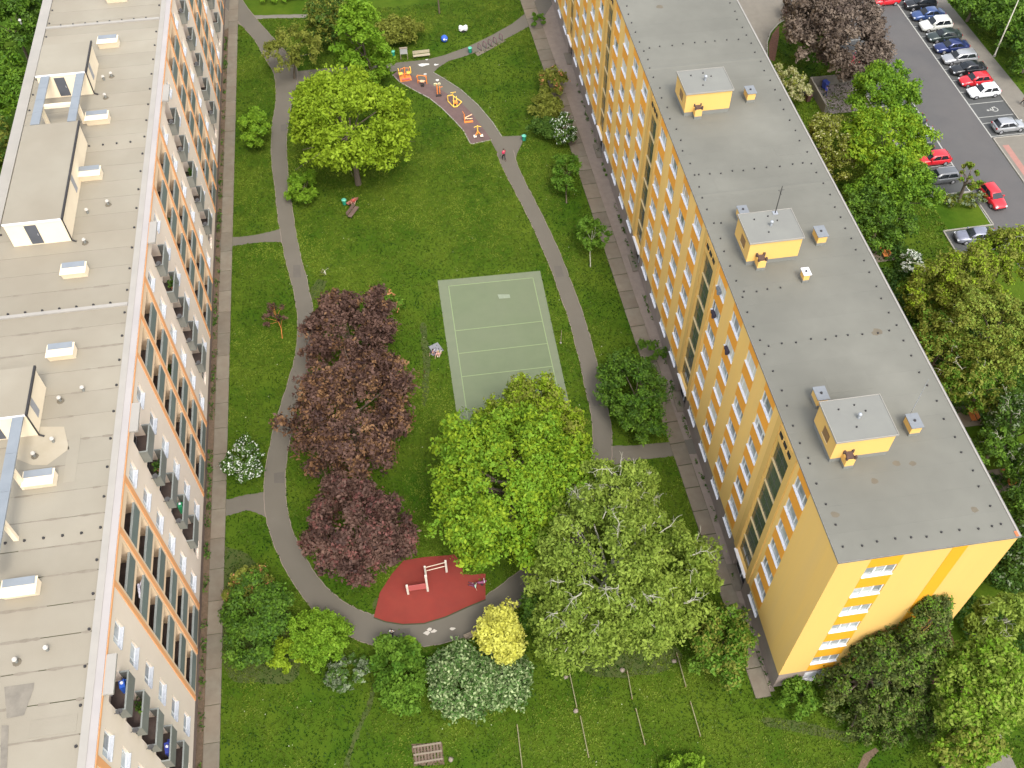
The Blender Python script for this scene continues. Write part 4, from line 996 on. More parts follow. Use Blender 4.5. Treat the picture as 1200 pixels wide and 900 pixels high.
tree('young_tree', 'small leafy tree just below the white-blossomed shrub', 665, 203, 20, 28, 2.4, 2.0, 'green', n=2200, k=22, leaf=.28, trunk_r=.07, base=at(664, 238), group='young trees along the right pavement')
tree('young_tree', 'small open tree with a thin pale stem standing alone by the right pavement', 694, 274, 19, 24, 2.8, 1.9, 'green', n=1300, k=18, leaf=.28, trunk_r=.06, bark='bark_pale', base=at(692, 313), group='young trees along the right pavement')
tree('weeping_tree', 'dense dark tree between the footpath and the right pavement', 745, 462, 42, 62, 3.2, 3.0, 'green', n=8500, k=60, leaf=.26, second='dark', frac2=.45, trunk_r=.16, droop=.25)
tree('branching_shrub', 'feathery shrub reaching onto the pavement above the dense dark tree', 748, 414, 36, 16, 1.2, 1.2, 'green', cat='shrub', n=1500, k=22, leaf=.2, trunk=False)
tree('copper_maple', 'uppermost dark purple tree of the three, by the loop path', 409, 392, 60, 58, 4.8, 3.9, 'purple', n=11000, k=80, leaf=.32, cr=.19, trunk_r=.25, second='bronze', frac2=.12, group='purple trees beside the loop path')
tree('copper_maple', 'largest purple-brown tree, the middle one of three', 411, 486, 86, 78, 5.2, 4.4, 'purple', n=17000, k=120, leaf=.33, cr=.17, trunk_r=.3, second='bronze', frac2=.30, group='purple trees beside the loop path')
tree('copper_maple', 'reddish purple tree nearest the red play surface', 418, 620, 62, 68, 5.0, 4.0, 'purple', n=13500, k=95, leaf=.32, cr=.18, trunk_r=.26, group='purple trees beside the loop path', second='wine', frac2=.16)
tree('flowering_shrub', 'shrub with orange young leaves behind the uppermost purple tree', 452, 358, 22, 22, 1.2, 1.1, 'green', cat='shrub', n=1500, k=16, leaf=.24, trunk=False, second='orange', frac2=.16)
tree('young_plum', 'small dark purple sapling on the lawn between pavement and loop path', 323, 371, 16, 18, 2.0, 1.2, 'purple', n=420, k=12, leaf=.22, trunk_r=.05, bark='wood', base=at(331, 397))
tree('thin_sapling', 'knee-high sapling with a bare yellow stem on the lawn', 381, 318, 7, 8, .5, .4, 'olive', cat='sapling', n=60, k=4, leaf=.18, trunk_r=.04, bark='pole_cream')
tree('snowball_shrub', 'round shrub with white flower heads by the lower left lawn edge', 285, 538, 25, 28, 1.6, 1.5, 'dark', cat='shrub', n=3600, k=24, leaf=.24, trunk=False, second='white', frac2=.16)
tree('mixed_shrub', 'large dark green shrub filling the lower left corner by the pavement', 300, 725, 44, 52, 2.2, 2.0, 'green', cat='shrub', n=9000, k=55, leaf=.26, trunk=False, second='dark', frac2=.4)
tree('reddish_shrub', 'yellow-green shrub with reddish tips behind the dark corner shrub', 290, 688, 30, 24, 1.8, 1.4, 'olive', cat='shrub', n=3200, k=22, leaf=.25, trunk=False, second='orange', frac2=.06)
tree('round_shrub', 'smooth light green mound of a shrub at the foot of the loop path', 374, 747, 42, 34, 1.7, 1.6, 'bright', cat='shrub', n=8000, k=50, leaf=.22, cr=.2, trunk=False, lump=.5)
tree('lime_shrub', 'small lime yellow shrub against the light green mound', 334, 767, 22, 18, 1.2, 1.0, 'lime', cat='shrub', n=2200, k=16, leaf=.25, trunk=False)
tree('silver_shrub', 'low silvery grey shrub between mound and dark green bush', 408, 788, 34, 18, .9, .8, 'silver', cat='shrub', n=2600, k=26, leaf=.22, trunk=False, second='dark', frac2=.4)
tree('laurel_bush', 'tall dark green bush next to the variegated one', 472, 790, 36, 44, 2.2, 2.1, 'green', cat='bush', n=6500, k=40, leaf=.30, trunk=False)
tree('laurel_bush', 'bright green tip of a bush reaching over the path edge', 480, 757, 18, 14, 1.8, 1.2, 'bright', cat='bush', n=1600, k=10, leaf=.28, trunk=False)
tree('dogwood_bush', 'wide cream-variegated bush along the lower lawn', 543, 798, 44, 42, 1.7, 1.6, 'varieg', cat='bush', n=10000, k=50, leaf=.27, cr=.38, trunk=False, lump=.15)
tree('dogwood_bush', 'right-hand part of the cream-variegated hedge under the yellow tree', 592, 794, 32, 36, 1.6, 1.5, 'varieg', cat='bush', n=6500, k=34, leaf=.27, cr=.38, trunk=False, lump=.15)
tree('golden_tree', 'small bright yellow tree beside the grey bench', 586, 741, 31, 31, 3.0, 1.5, 'yellow', n=5200, k=44, leaf=.27, cr=.36, trunk_r=.08, base=at(590, 790), limbs=5)
tree('sycamore_tree', 'great lime green tree overhanging the ball court', 600, 566, 104, 100, 7.5, 4.6, 'lime', n=29000, k=150, leaf=.33, cr=.19, trunk_r=.38, second='bright', frac2=.6, limbs=20, lump=1.0)
tree('sycamore_tree', 'loose yellow-green crown over the lower end of the ball court', 622, 498, 82, 50, 6.5, 2.8, 'lime', n=9500, k=80, leaf=.30, cr=.19, trunk_r=.2, second='olive', frac2=.35, lump=1.8)
tree('silver_birch', 'wide birch with pale bare branches showing through its crown', 718, 668, 112, 110, 8.0, 5.2, 'birch', n=42000, k=190, leaf=.27, cr=.16, trunk_r=.34, bark='bark_pale', droop=.35, twigs=50, limbs=22, lump=1.2)
tree('silver_birch', 'narrower pale-twigged birch crown rising behind the wide birch', 722, 578, 62, 44, 8.6, 3.4, 'birch', n=12000, k=80, leaf=.25, cr=.17, trunk_r=.18, bark='bark_pale', twigs=26, lump=1.3)
tree('birch_tree', 'dark drooping tree below the birch and right of the play surface', 655, 706, 48, 46, 4.5, 3.6, 'green', n=9500, k=60, leaf=.27, droop=.5, trunk_r=.16, second='dark', frac2=.4)
tree('cherry_tree', 'round tree beside the pavement at the near corner of the yellow house', 845, 757, 40, 44, 3.2, 2.8, 'green', n=8000, k=50, leaf=.28, trunk_r=.12, second='olive', frac2=.35)
tree('small_bush', 'small bright bush at the very bottom edge of the lawn', 798, 900, 36, 14, .8, .8, 'bright', cat='bush', n=2000, k=18, leaf=.26, trunk=False)
tree('corner_bush', 'fresh green bush at the near corner of the yellow gable', 938, 818, 24, 24, 1.4, 1.3, 'green', cat='bush', n=2600, k=20, leaf=.26, trunk=False)

# --- around the gable of the yellow house
def yew(label, px, py, rx, ry, zc, rz, n, k, seed=None, xy=None):
    return tree('spruce_tree', label, px, py, rx, ry, zc, rz, 'conifer', n=n, k=k, leaf=.22, cr=.14, shape='cone', trunk_r=.25, bark='bark', second='green', frac2=.24, limbs=24, seed=seed, lump=1.4, xy=xy)
yew('big dark conifer leaning its top against the yellow gable', 1095, 782, 66, 96, 7.2, 7.4, 19000, 170, xy=at(1096, 712, 13.6))
yew('dark spreading conifer below the gable windows', 1030, 812, 76, 74, 4.9, 4.9, 15000, 130, xy=at(1040, 762, 9.0))
yew('dark conifer spire between the big conifer and the spreading one', 1070, 800, 48, 84, 5.6, 5.6, 9000, 90, xy=at(1068, 742, 10.4))
yew('low dark conifer skirt nearest the camera in the conifer group', 1070, 850, 60, 40, 2.8, 2.8, 8000, 80, xy=at(1062, 830, 4.5))
tree('ash_tree', 'light green tree at the right of the dark conifers', 1150, 806, 66, 62, 6.5, 4.0, 'birch', n=13500, k=90, leaf=.30, trunk_r=.22, second='bright', frac2=.35, lump=1.2)
tree('ash_tree', 'pale-branched tree at the far right beside the gable', 1178, 725, 50, 36, 6.0, 3.0, 'birch', n=6500, k=50, leaf=.30, trunk_r=.18, bark='bark_pale', twigs=8)
tree('ash_tree', 'light green tree cut by the lower right corner', 1130, 878, 46, 34, 5.0, 3.0, 'bright', n=6500, k=44, leaf=.30, trunk_r=.18, second='olive', frac2=.4)
tree('dark_tree', 'dark tree behind the far corner of the gable', 1196, 655, 42, 44, 4.0, 3.6, 'dark', n=8000, k=50, leaf=.28, trunk_r=.2, second='silver', frac2=.12)
tree('dark_tree', 'dark tree at the right edge below the garden benches', 1206, 600, 40, 40, 3.6, 3.2, 'dark', n=5500, k=44, leaf=.28, trunk_r=.2, second='green', frac2=.3)

# --- east of the yellow house
east = [
 ('purple_maple', 'large grey-purple tree at the top by the parking road', 985, 40, 66, 56, 5.5, 4.2, 'grey_purple', 15000, 80, .42, None, 0),
 ('cream_shrub', 'cream-blossomed shrub touching the far roof edge', 927, 97, 17, 28, 2.2, 2.0, 'cream', 3200, 24, .30, 'olive', .3),
 ('linden_tree', 'tall fresh green tree beside the parking road', 1035, 112, 38, 44, 6.5, 4.0, 'bright', 8500, 54, .34, 'green', .4),
 ('linden_tree', 'wide yellow-green tree covering the left parking bays', 1040, 165, 52, 46, 6.5, 3.8, 'lime', 11000, 70, .33, 'bright', .5),
 ('olive_tree', 'olive-brown tree close to the far roof edge', 973, 172, 34, 48, 5.0, 3.6, 'olive', 8500, 56, .28, 'cream', .08),
 ('linden_tree', 'green tree below the wide yellow-green one', 1048, 222, 48, 44, 5.0, 3.6, 'green', 10000, 62, .30, 'bright', .35),
 ('dark_tree', 'deep green bushy tree beside the roof edge above the first garden bench', 1030, 258, 42, 36, 4.0, 3.2, 'dark', 8500, 56, .28, 'green', .5),
 ('young_tree', 'slim olive sapling crown on the islet beside the grey parked car', 1136, 208, 11, 22, 3.6, 1.8, 'olive', 900, 14, .26, 'bright', .3),
 ('thicket', 'low tangle of leaves on the grass islet between two parking bays', 1128, 234, 26, 12, .7, .6, 'olive', 1400, 18, .24, 'silver', .3),
 ('snowball_shrub', 'shrub with white blossom beside the first garden bench', 1070, 312, 14, 20, 1.8, 1.5, 'dark', 2000, 16, .26, 'white', .35),
 ('willow_tree', 'yellowish willow crown hiding the near parking bays', 1120, 335, 52, 42, 6.5, 3.6, 'olive', 11000, 76, .27, 'lime', .3),
 ('willow_tree', 'pale yellow willow crown at the right edge below the red hatchback', 1178, 300, 44, 36, 7.0, 3.4, 'olive', 9500, 62, .27, 'lime', .35),
 ('willow_tree', 'big olive willow in the middle of the right edge', 1165, 392, 62, 50, 7.0, 4.0, 'olive', 14500, 90, .27, 'birch', .4),
 ('willow_tree', 'olive crown close along the middle of the roof edge', 1102, 412, 38, 44, 4.5, 3.6, 'olive', 9500, 60, .26, 'green', .3),
 ('thorn_tree', 'dark green tree above the second garden bench', 1152, 452, 44, 34, 4.0, 3.0, 'green', 8000, 56, .26, 'olive', .4),
 ('thorn_tree', 'green tree with bare twigs at the right edge by the second bench', 1192, 500, 34, 38, 4.0, 3.0, 'dark', 6500, 44, .26, 'silver', .12),
 ('thorn_tree', 'dark bush below the third garden bench at the right edge', 1200, 552, 22, 24, 2.4, 2.0, 'dark', 3200, 24, .26, 'green', .4),
 ('thorn_tree', 'dark leafy tree over the mulch below the second garden bench', 1165, 525, 30, 24, 3.0, 2.4, 'dark', 4500, 34, .26, 'green', .4),
 ('willow_tree', 'olive green crown between the roof edge and the big olive willow', 1095, 350, 36, 34, 4.0, 3.4, 'green', 7500, 50, .26, 'olive', .5),
 ('hedge_tree', 'dense green tree in the top right corner beyond the pavement', 1186, 26, 34, 34, 3.0, 3.0, 'green', 8500, 54, .36, 'dark', .4),
 ('hedge_tree', 'green tree at the very top right beyond the parked cars', 1142, 2, 32, 22, 3.0, 2.8, 'green', 5500, 36, .36, 'dark', .4),
 ('hedge_tree', 'green tree at the right edge above the tall lamp mast', 1208, 62, 24, 30, 3.0, 3.0, 'green', 5000, 36, .36, 'dark', .5),
 ('dark_bush', 'dark purple bush right against the kerb of the entrance path', 930, 10, 12, 18, 2.0, 1.8, 'grey_purple', 1400, 14, .34, None, 0),
]
for (nm, lb, px, py, rx, ry, zc, rz, kd, n, k, lf, sec, fr) in east:
    tree(nm, lb, px, py, rx * 1.08, ry * 1.08, zc, rz, kd, cat='shrub' if 'shrub' in nm or 'bush' in nm or nm == 'thicket' else 'tree', n=n, k=k, leaf=lf, cr=.19, second=sec, frac2=fr,
         trunk=zc > 2.5, trunk_r=.2, limbs=8, twigs=5 if nm in ('willow_tree', 'thorn_tree') else 0, lump=1.2)
# --- west of the cream house
for (lb, px, py, rx, ry, zc, rz, kd, n, sec) in [
    ('deep green tree in the top left corner behind the roof', 16, 30, 40, 42, 7.0, 4.0, 'green', 9000, 'dark'),
    ('green tree below the corner one, behind the left roof edge', 10, 105, 34, 44, 7.0, 4.0, 'green', 8500, 'bright'),
    ('olive tree behind the roof edge at the left picture edge', -8, 172, 28, 40, 6.5, 3.8, 'olive', 6500, 'dark'),
    ('dark tree lowest behind the left roof edge', -24, 228, 30, 36, 6.0, 3.6, 'dark', 5000, 'green'),
    ('dark tree squeezed against the top left roof verge', 48, 14, 20, 26, 5.0, 3.0, 'dark', 3500, 'green')]:
    tree('backyard_tree', lb, px, py, rx, ry, zc, rz, kd, n=n, k=50, leaf=.38, cr=.2, trunk_r=.22, second=sec, frac2=.35)

rngu = np.random.default_rng(31); nu = 60000; U = np.stack([rngu.uniform(42.5, 64, nu), rngu.uniform(24, 80, nu), np.zeros(nu)], 1)
hgt = .35 + .55 * np.sin(U[:, 0] * .9 + 1.5 * np.sin(U[:, 1] * .6)) * np.sin(U[:, 1] * .8 + U[:, 0] * .3); U = U[(hgt > .22) & ~((U[:, 1] > 62) & (U[:, 0] > 56))]
hg2 = .35 + .55 * np.sin(U[:, 0] * .9 + 1.5 * np.sin(U[:, 1] * .6)) * np.sin(U[:, 1] * .8 + U[:, 0] * .3); U[:, 2] = np.abs(hg2) * rngu.uniform(.3, 1.5, len(U)) + .05
tag(link('undergrowth', leaf_mesh('undergrowth', U, rngu.normal(size=U.shape) * .7 + [0, 0, .6], .22, rngu.random(len(U)) * .7, LEAF['dark'], rngu)), 'dark low undergrowth between the trees east of the yellow house', 'undergrowth', kind='stuff')

# small weeds along the left wall
rng = np.random.default_rng(4)
for (y0, nn, nm, lb) in [(14, 0, '', '')]: pass
C = []
for i in range(150):
    yy = rng.uniform(18, 128); xx = rng.uniform(-20.98, -20.75); m_ = rng.integers(5, 16)
    C.append(np.stack([rng.normal(xx, .12, m_), rng.normal(yy, .22, m_), rng.uniform(.05, .4, m_)], 1))
for i in range(70):
    yy = rng.uniform(27, 110); xx = 25.16 - .0 * yy + rng.uniform(-.1, .1); m_ = rng.integers(4, 12)
    C.append(np.stack([rng.normal(xx, .08, m_), rng.normal(yy, .2, m_), rng.uniform(.04, .25, m_)], 1))
C = np.concatenate(C); tag(link('wall_foot_weeds', leaf_mesh('weeds', C, rng.normal(size=C.shape) + [0, 0, .8], .16, rng.random(len(C)), LEAF['dark'], rng)), 'dark green weeds sprouting from the soil strip along both house walls', 'weeds', kind='stuff')

# ------------------------------------------------------------------ grass tufts
def inside(poly, X, Y):
    poly = np.array(poly); c = np.zeros(len(X), bool); j = len(poly) - 1
    for i in range(len(poly)):
        xi, yi = poly[i]; xj, yj = poly[j]
        hit = ((yi > Y) != (yj > Y)) & (X < (xj - xi) * (Y - yi) / (yj - yi + 1e-12) + xi); c ^= hit; j = i
    return c
def vnoise(X, Y, cell, seed):
    rg = np.random.default_rng(seed); G = rg.random((512, 512)); a = X / cell + 200; b = Y / cell + 60
    i, j = np.floor(a).astype(int) % 511, np.floor(b).astype(int) % 511; u, v = a - np.floor(a), b - np.floor(b); u = u * u * (3 - 2 * u); v = v * v * (3 - 2 * v)
    return (G[i, j] * (1 - u) + G[i + 1, j] * u) * (1 - v) + (G[i, j + 1] * (1 - u) + G[i + 1, j + 1] * u) * v
def lawn(name, label, x0, x1, y0, y1, dens, seed, size):
    rng = np.random.default_rng(seed); n = int((x1 - x0) * (y1 - y0) * dens)
    X = rng.uniform(x0, x1, n); Y = rng.uniform(y0, y1, n)
    # meadow patches: denser, paler tufts where the noise is high
    f = (np.sin(X * .35 + 1.3 * np.sin(Y * .22)) + np.sin(Y * .41 + 1.7 * np.sin(X * .27 + 2)) + .8 * np.sin(X * 1.1 + Y * .9) * np.sin(Y * 1.3 - X * .7)) / 2.8
    f = 1.1 * (vnoise(X, Y, 5.5, 1) - .5) + .9 * (vnoise(X, Y, 1.7, 2) - .5) + 1.0 * (vnoise(X, Y, .62, 3) - .5) + .35 * f
    keep = rng.random(n) < np.clip(.62 + .55 * f, .16, 1)
    X, Y, f = X[keep], Y[keep], f[keep]
    for h in HARD:
        a = np.array(h); m = (X > a[:, 0].min() - .1) & (X < a[:, 0].max() + .1) & (Y > a[:, 1].min() - .1) & (Y < a[:, 1].max() + .1)
        if m.any():
            idx = np.where(m)[0]; ins = inside(h, X[idx], Y[idx]); k2 = np.ones(len(X), bool); k2[idx[ins]] = False; X, Y, f = X[k2], Y[k2], f[k2]
    n = len(X); C = np.stack([X, Y, rng.uniform(.02, .10, n)], 1)
    Nn = rng.normal(size=(n, 3)) * .75 + np.array([0, 0, .8])
    tint = np.clip(.42 + .85 * f + rng.normal(0, .13, n), 0, 1)
    tag(link(name, leaf_mesh(name, C, Nn, size, tint, GRASSLEAF, rng, 1.9)), label, 'grass', kind='stuff')
GRASSLEAF = leafmat('grass_blade', (0.011, 0.041, 0.002), (0.140, 0.195, 0.020), .22)
lawn('courtyard_grass', 'rough patchy green grass of the courtyard lawns', -20.6, 24.2, 15, 132, 75, 1, .105)
lawn('gable_grass', 'green grass before the yellow gable', 24.2, 46, 13, 27, 75, 2, .105)
lawn('east_grass', 'green grass strip by the parking road', 40, 62, 60, 122, 40, 3, .14)
lawn('far_verge_grass', 'green verge beyond the parking pavement', 82.3, 96, 85, 128, 35, 5, .15)
# yellow flowers and daisies in the meadow
rng = np.random.default_rng(9); n = 260
C = np.stack([rng.uniform(-19, 22, n), rng.uniform(17, 120, n), np.full(n, .14)], 1); ok = np.ones(n, bool)
for h in HARD: ok &= ~inside(h, C[:, 0], C[:, 1])
C = C[ok]; tag(link('meadow_flowers', leaf_mesh('flowers', C, np.tile([0., 0., 1.], (len(C), 1)) + rng.normal(size=C.shape) * .2, .11, rng.random(len(C)), leafmat('daisy', (.30, .34, .12), (.48, .50, .36), .2), rng, 1.0)),
    'scattered pale daisies in the courtyard grass', 'flowers', kind='stuff')

# ================================================================== CARS
def loft(mb, secs, mi=0, smooth=True, cap=True):
    b = len(mb.v); n = len(secs[0])
    vs = [p for s in secs for p in s]; fs = []
    for i in range(len(secs) - 1):
        for j in range(n): fs.append((i * n + j, i * n + (j + 1) % n, (i + 1) * n + (j + 1) % n, (i + 1) * n + j))
    if cap: fs.append(tuple(range(n - 1, -1, -1))); fs.append(tuple((len(secs) - 1) * n + j for j in range(n)))
    mb.add(vs, fs, mi, smooth)
def sec(x, w, z0, z1, crown=.03):
    return [(x, -w * .90, z0), (x, -w, z0 + .14), (x, -w * 1.0, (z0 + z1) / 2), (x, -w * .965, z1 - .10), (x, -w * .86, z1), (x, -w * .4, z1 + crown),
            (x, w * .4, z1 + crown), (x, w * .86, z1), (x, w * .965, z1 - .10), (x, w, (z0 + z1) / 2), (x, w, z0 + .14), (x, w * .90, z0)]
KINDS = {   # stations of body (x, half width, z0, z1) and roof/glass outline; front is +x
 'hatch': dict(body=[(-2.02, .66, .42, .80), (-1.98, .80, .30, .94), (-1.6, .85, .22, .98), (-.6, .865, .20, .95), (.4, .865, .20, .93), (1.0, .86, .20, .92), (1.65, .82, .22, .80), (1.98, .72, .28, .66), (2.08, .55, .36, .56)],
               belt=(-1.88, .95), roof=(-1.45, .30), hr=1.46, h=.93),
 'estate': dict(body=[(-2.30, .68, .42, .84), (-2.25, .82, .30, .96), (-1.8, .87, .22, .98), (-.6, .885, .20, .96), (.5, .885, .20, .94), (1.1, .88, .20, .92), (1.85, .84, .22, .82), (2.2, .74, .28, .68), (2.32, .56, .36, .58)],
                belt=(-2.18, 1.10), roof=(-1.85, .38), hr=1.48, h=.94),
 'sedan': dict(body=[(-2.28, .68, .44, .86), (-2.22, .80, .30, .97), (-1.7, .86, .22, .99), (-.6, .875, .20, .95), (.5, .875, .20, .93), (1.1, .87, .20, .91), (1.85, .83, .22, .80), (2.2, .73, .28, .66), (2.30, .56, .36, .56)],
               belt=(-1.70, 1.08), roof=(-.95, .30), hr=1.44, h=.94),
 'suv': dict(body=[(-2.16, .72, .48, .98), (-2.1, .86, .34, 1.08), (-1.7, .90, .28, 1.10), (-.6, .915, .26, 1.07), (.5, .915, .26, 1.05), (1.1, .91, .26, 1.04), (1.8, .87, .28, .94), (2.1, .78, .34, .80), (2.22, .60, .42, .70)],
             belt=(-2.02, 1.05), roof=(-1.65, .35), hr=1.68, h=1.05),
}
def carpaint(name, c, metal=.3):
    m = mat(name, c, tuple(x * .92 for x in c), .28, 1.0, 2, metal=metal, spec=.5)
    m.node_tree.nodes['Principled BSDF'].inputs['Coat Weight'].default_value = .6
    return m
PAINT = {k: carpaint('car_paint_' + k, v, m_) for k, v, m_ in [('white', (.78, .79, .80), 0), ('red', (.62, .02, .03), .1), ('black', (.02, .022, .024), .3), ('dark_green', (.035, .05, .045), .3),
         ('silver', (.42, .43, .44), .5), ('grey', (.17, .175, .18), .5), ('navy', (.02, .035, .13), .3), ('blue', (.045, .085, .22), .3), ('pearl', (.66, .67, .62), .1), ('slate', (.26, .27, .33), .4)]}
def car(kind, color, label, x, y, rz, glass='car_glass'):
    K = KINDS[kind]; P_ = PAINT[color]
    t = thing('parked_car', label, 'car', (x, y, .012), rz, 'cars around the parking road')
    mb = MB(); loft(mb, [sec(*s) for s in K['body']]); mb.build('body', P_, t, local=True)
    bx0, bx1 = K['belt']; rx0, rx1 = K['roof']; hb, hr = K['h'], K['hr']; wb, wr = .80, .62
    if kind == 'suv': wb, wr = .85, .70
    def ring(f, w0=wb, w1=wr, z0=hb - .02, z1=hr, e=0.0):
        a = bx0 + (rx0 - bx0) * f - e; b_ = bx1 + (rx1 - bx1) * f + e; w_ = w0 + (w1 - w0) * f + e; z = z0 + (z1 - z0) * f
        return [(a, -w_ * .9, z), (a + .12, -w_, z), (b_ - .25, -w_, z), (b_, -w_ * .82, z), (b_, w_ * .82, z), (b_ - .25, w_, z), (a + .12, w_, z), (a, w_ * .9, z)]
    mb = MB(); loft(mb, [ring(0), ring(.55), ring(.92), [(p[0] * .97, p[1] * .9, p[2]) for p in ring(1.0)]]); mb.build('cabin', P_, t, local=True)
    G = M[glass]
    def quad(a, b_, c, d, nm, push):
        mb = MB(); p = Vector(push); vs = [Vector(q) for q in (a, b_, c, d)]
        mb.add([v + p for v in vs] + [v + p * .2 for v in vs], [(0, 1, 2, 3), (7, 6, 5, 4), (0, 4, 5, 1), (1, 5, 6, 2), (2, 6, 7, 3), (3, 7, 4, 0)]); return mb.build(nm, G, t, local=True)
    r0, r1 = ring(.08), ring(.86)
    quad(r0[3], r0[4], r1[4], r1[3], 'windscreen', (.03, 0, .02)); quad(r0[0], r1[0], r1[7], r0[7], 'rear_window', (-.03, 0, .02))
    for q, (i0, i1) in ((-1, (1, 2)), (1, (6, 5))):
        A, B, C_, D = Vector(r0[i0]), Vector(r0[i1]), Vector(r1[i1]), Vector(r1[i0]); mid0, mid1 = A.lerp(B, .52), D.lerp(C_, .50)
        g_ = .035
        quad(A.lerp(B, .06), A.lerp(B, .49), D.lerp(C_, .47), D.lerp(C_, .08), 'side_window', (0, q * .025, .01)); quad(A.lerp(B, .54), A.lerp(B, .97), D.lerp(C_, .93), D.lerp(C_, .52), 'side_window', (0, q * .025, .01))
    wbx = 1.30 if kind != 'estate' else 1.38
    for sx in (-1, 1):
        for sy in (-1, 1):
            mb = MB(); wy = K['body'][3][1]; mb.tube((sx * wbx, sy * (wy - .20), .31), (sx * wbx, sy * (wy + .015), .31), .32, .31, 14)
            wh = mb.build('wheel', M['black'], t, local=True)
            mb = MB(); mb.tube((sx * wbx, sy * (wy + .01), .31), (sx * wbx, sy * (wy + .03), .31), .20, .17, 10); mb.build('rim', M['steel'], wh, local=True)
    fx = K['body'][-2][0]; fz = K['body'][-2][3]
    for sy in (-1, 1):
        mb = MB(); mb.obox((fx - .02, sy * .58, fz - .06), (.22, .28, .12), sy * -.35, ry=.2); mb.build('headlight', plain('lamp_clear', (.60, .62, .64), .15), t, local=True)
        mb = MB(); bxr = K['body'][1][0]; mb.obox((bxr - .02, sy * .66, K['body'][1][3] - .12), (.12, .20, .20)); mb.build('tail_light', plain('lamp_red', (.35, .02, .02), .2), t, local=True)
        mb = MB(); mb.obox((bx1 - .35, sy * (wb + .13), hb + .05), (.14, .20, .11)); mb.build('door_mirror', P_, t, local=True)
    mb = MB(); mb.obox((fx + .12, 0, .42), (.10, 1.1, .16)); mb.build('grille', M['black'], t, local=True)
    mb = MB(); mb.obox((K['body'][0][0] - .01, 0, .62), (.02, .5, .12)); mb.build('number_plate', plain('plate', (.7, .7, .68)), t, local=True)
    if kind in ('estate', 'suv'):
        for sy in (-1, 1):
            mb = MB(); mb.tube((rx0 + .1, sy * wr * .88, hr + .05), (rx1 - .15, sy * wr * .88, hr + .05), .02, n=5); mb.tube((rx0 + .1, sy * wr * .88, hr - .03), (rx0 + .1, sy * wr * .88, hr + .05), .02, n=4); mb.tube((rx1 - .15, sy * wr * .88, hr - .03), (rx1 - .15, sy * wr * .88, hr + .05), .02, n=4)
            mb.build('roof_rail', M['steel'], t, local=True)
    return t
W = math.pi     # nose toward the road
XC = 76.95
car('hatch', 'white', 'white hatchback beside the empty marked bay', XC, 99.15, W + .02)
car('hatch', 'red', 'bright red hatchback between the white hatchback and a black car', XC - .05, 101.6, W)
car('sedan', 'black', 'black car between the red hatchback and the grey estate', XC + .1, 104.1, W)
car('estate', 'silver', 'grey estate car parked above the black car', XC, 106.6, W)
car('sedan', 'navy', 'dark blue saloon between the grey estate and a dark green car', XC, 109.2, W)
car('sedan', 'dark_green', 'dark green car between the dark blue saloon and a white one', XC + .1, 111.8, W)
car('suv', 'pearl', 'off-white tall car between the dark green and blue ones', XC, 114.4, W)
car('sedan', 'blue', 'blue car parked above the off-white tall car', XC, 117.1, W)
car('suv', 'black', 'black car at the top picture edge, right row', XC, 119.8, W)
car('hatch', 'grey', 'grey car uppermost in the right row, cut by the picture edge', XC, 122.5, W)
car('hatch', 'silver', 'small silver car alone on the near side of the empty marked bay', 76.95, 92.0, 0.02)
car('hatch', 'red', 'red hatchback in the left row under the trees', 65.0, 87.4, W)
car('estate', 'grey', 'dark grey estate lowest in the left row', 64.4, 84.1, W)
car('sedan', 'silver', 'silver car mostly under leaves in the left row', 64.9, 92.2, W)
car('suv', 'black', 'black car half hidden between the red and silver ones', 63.6, 89.7, W)
car('sedan', 'dark_green', 'dark car under the tree crown uppermost in the left row', 64.7, 94.9, W)
car('hatch', 'red', 'red hatchback standing lengthwise on the parking road', 69.15, 79.9, -1.50)
car('sedan', 'slate', 'dark slate car in the single bay below the grass islet', 64.3, 73.9, W - .1)
car('hatch', 'red', 'red car mostly hidden behind the purple tree', *at(1008, 74), W)
car('hatch', 'red', 'red car showing at the top behind the purple tree', *at(1036, 4), W)
car('hatch', 'black', 'black car behind the kerb bed at the top by the purple tree', *at(926, 12), 1.2)

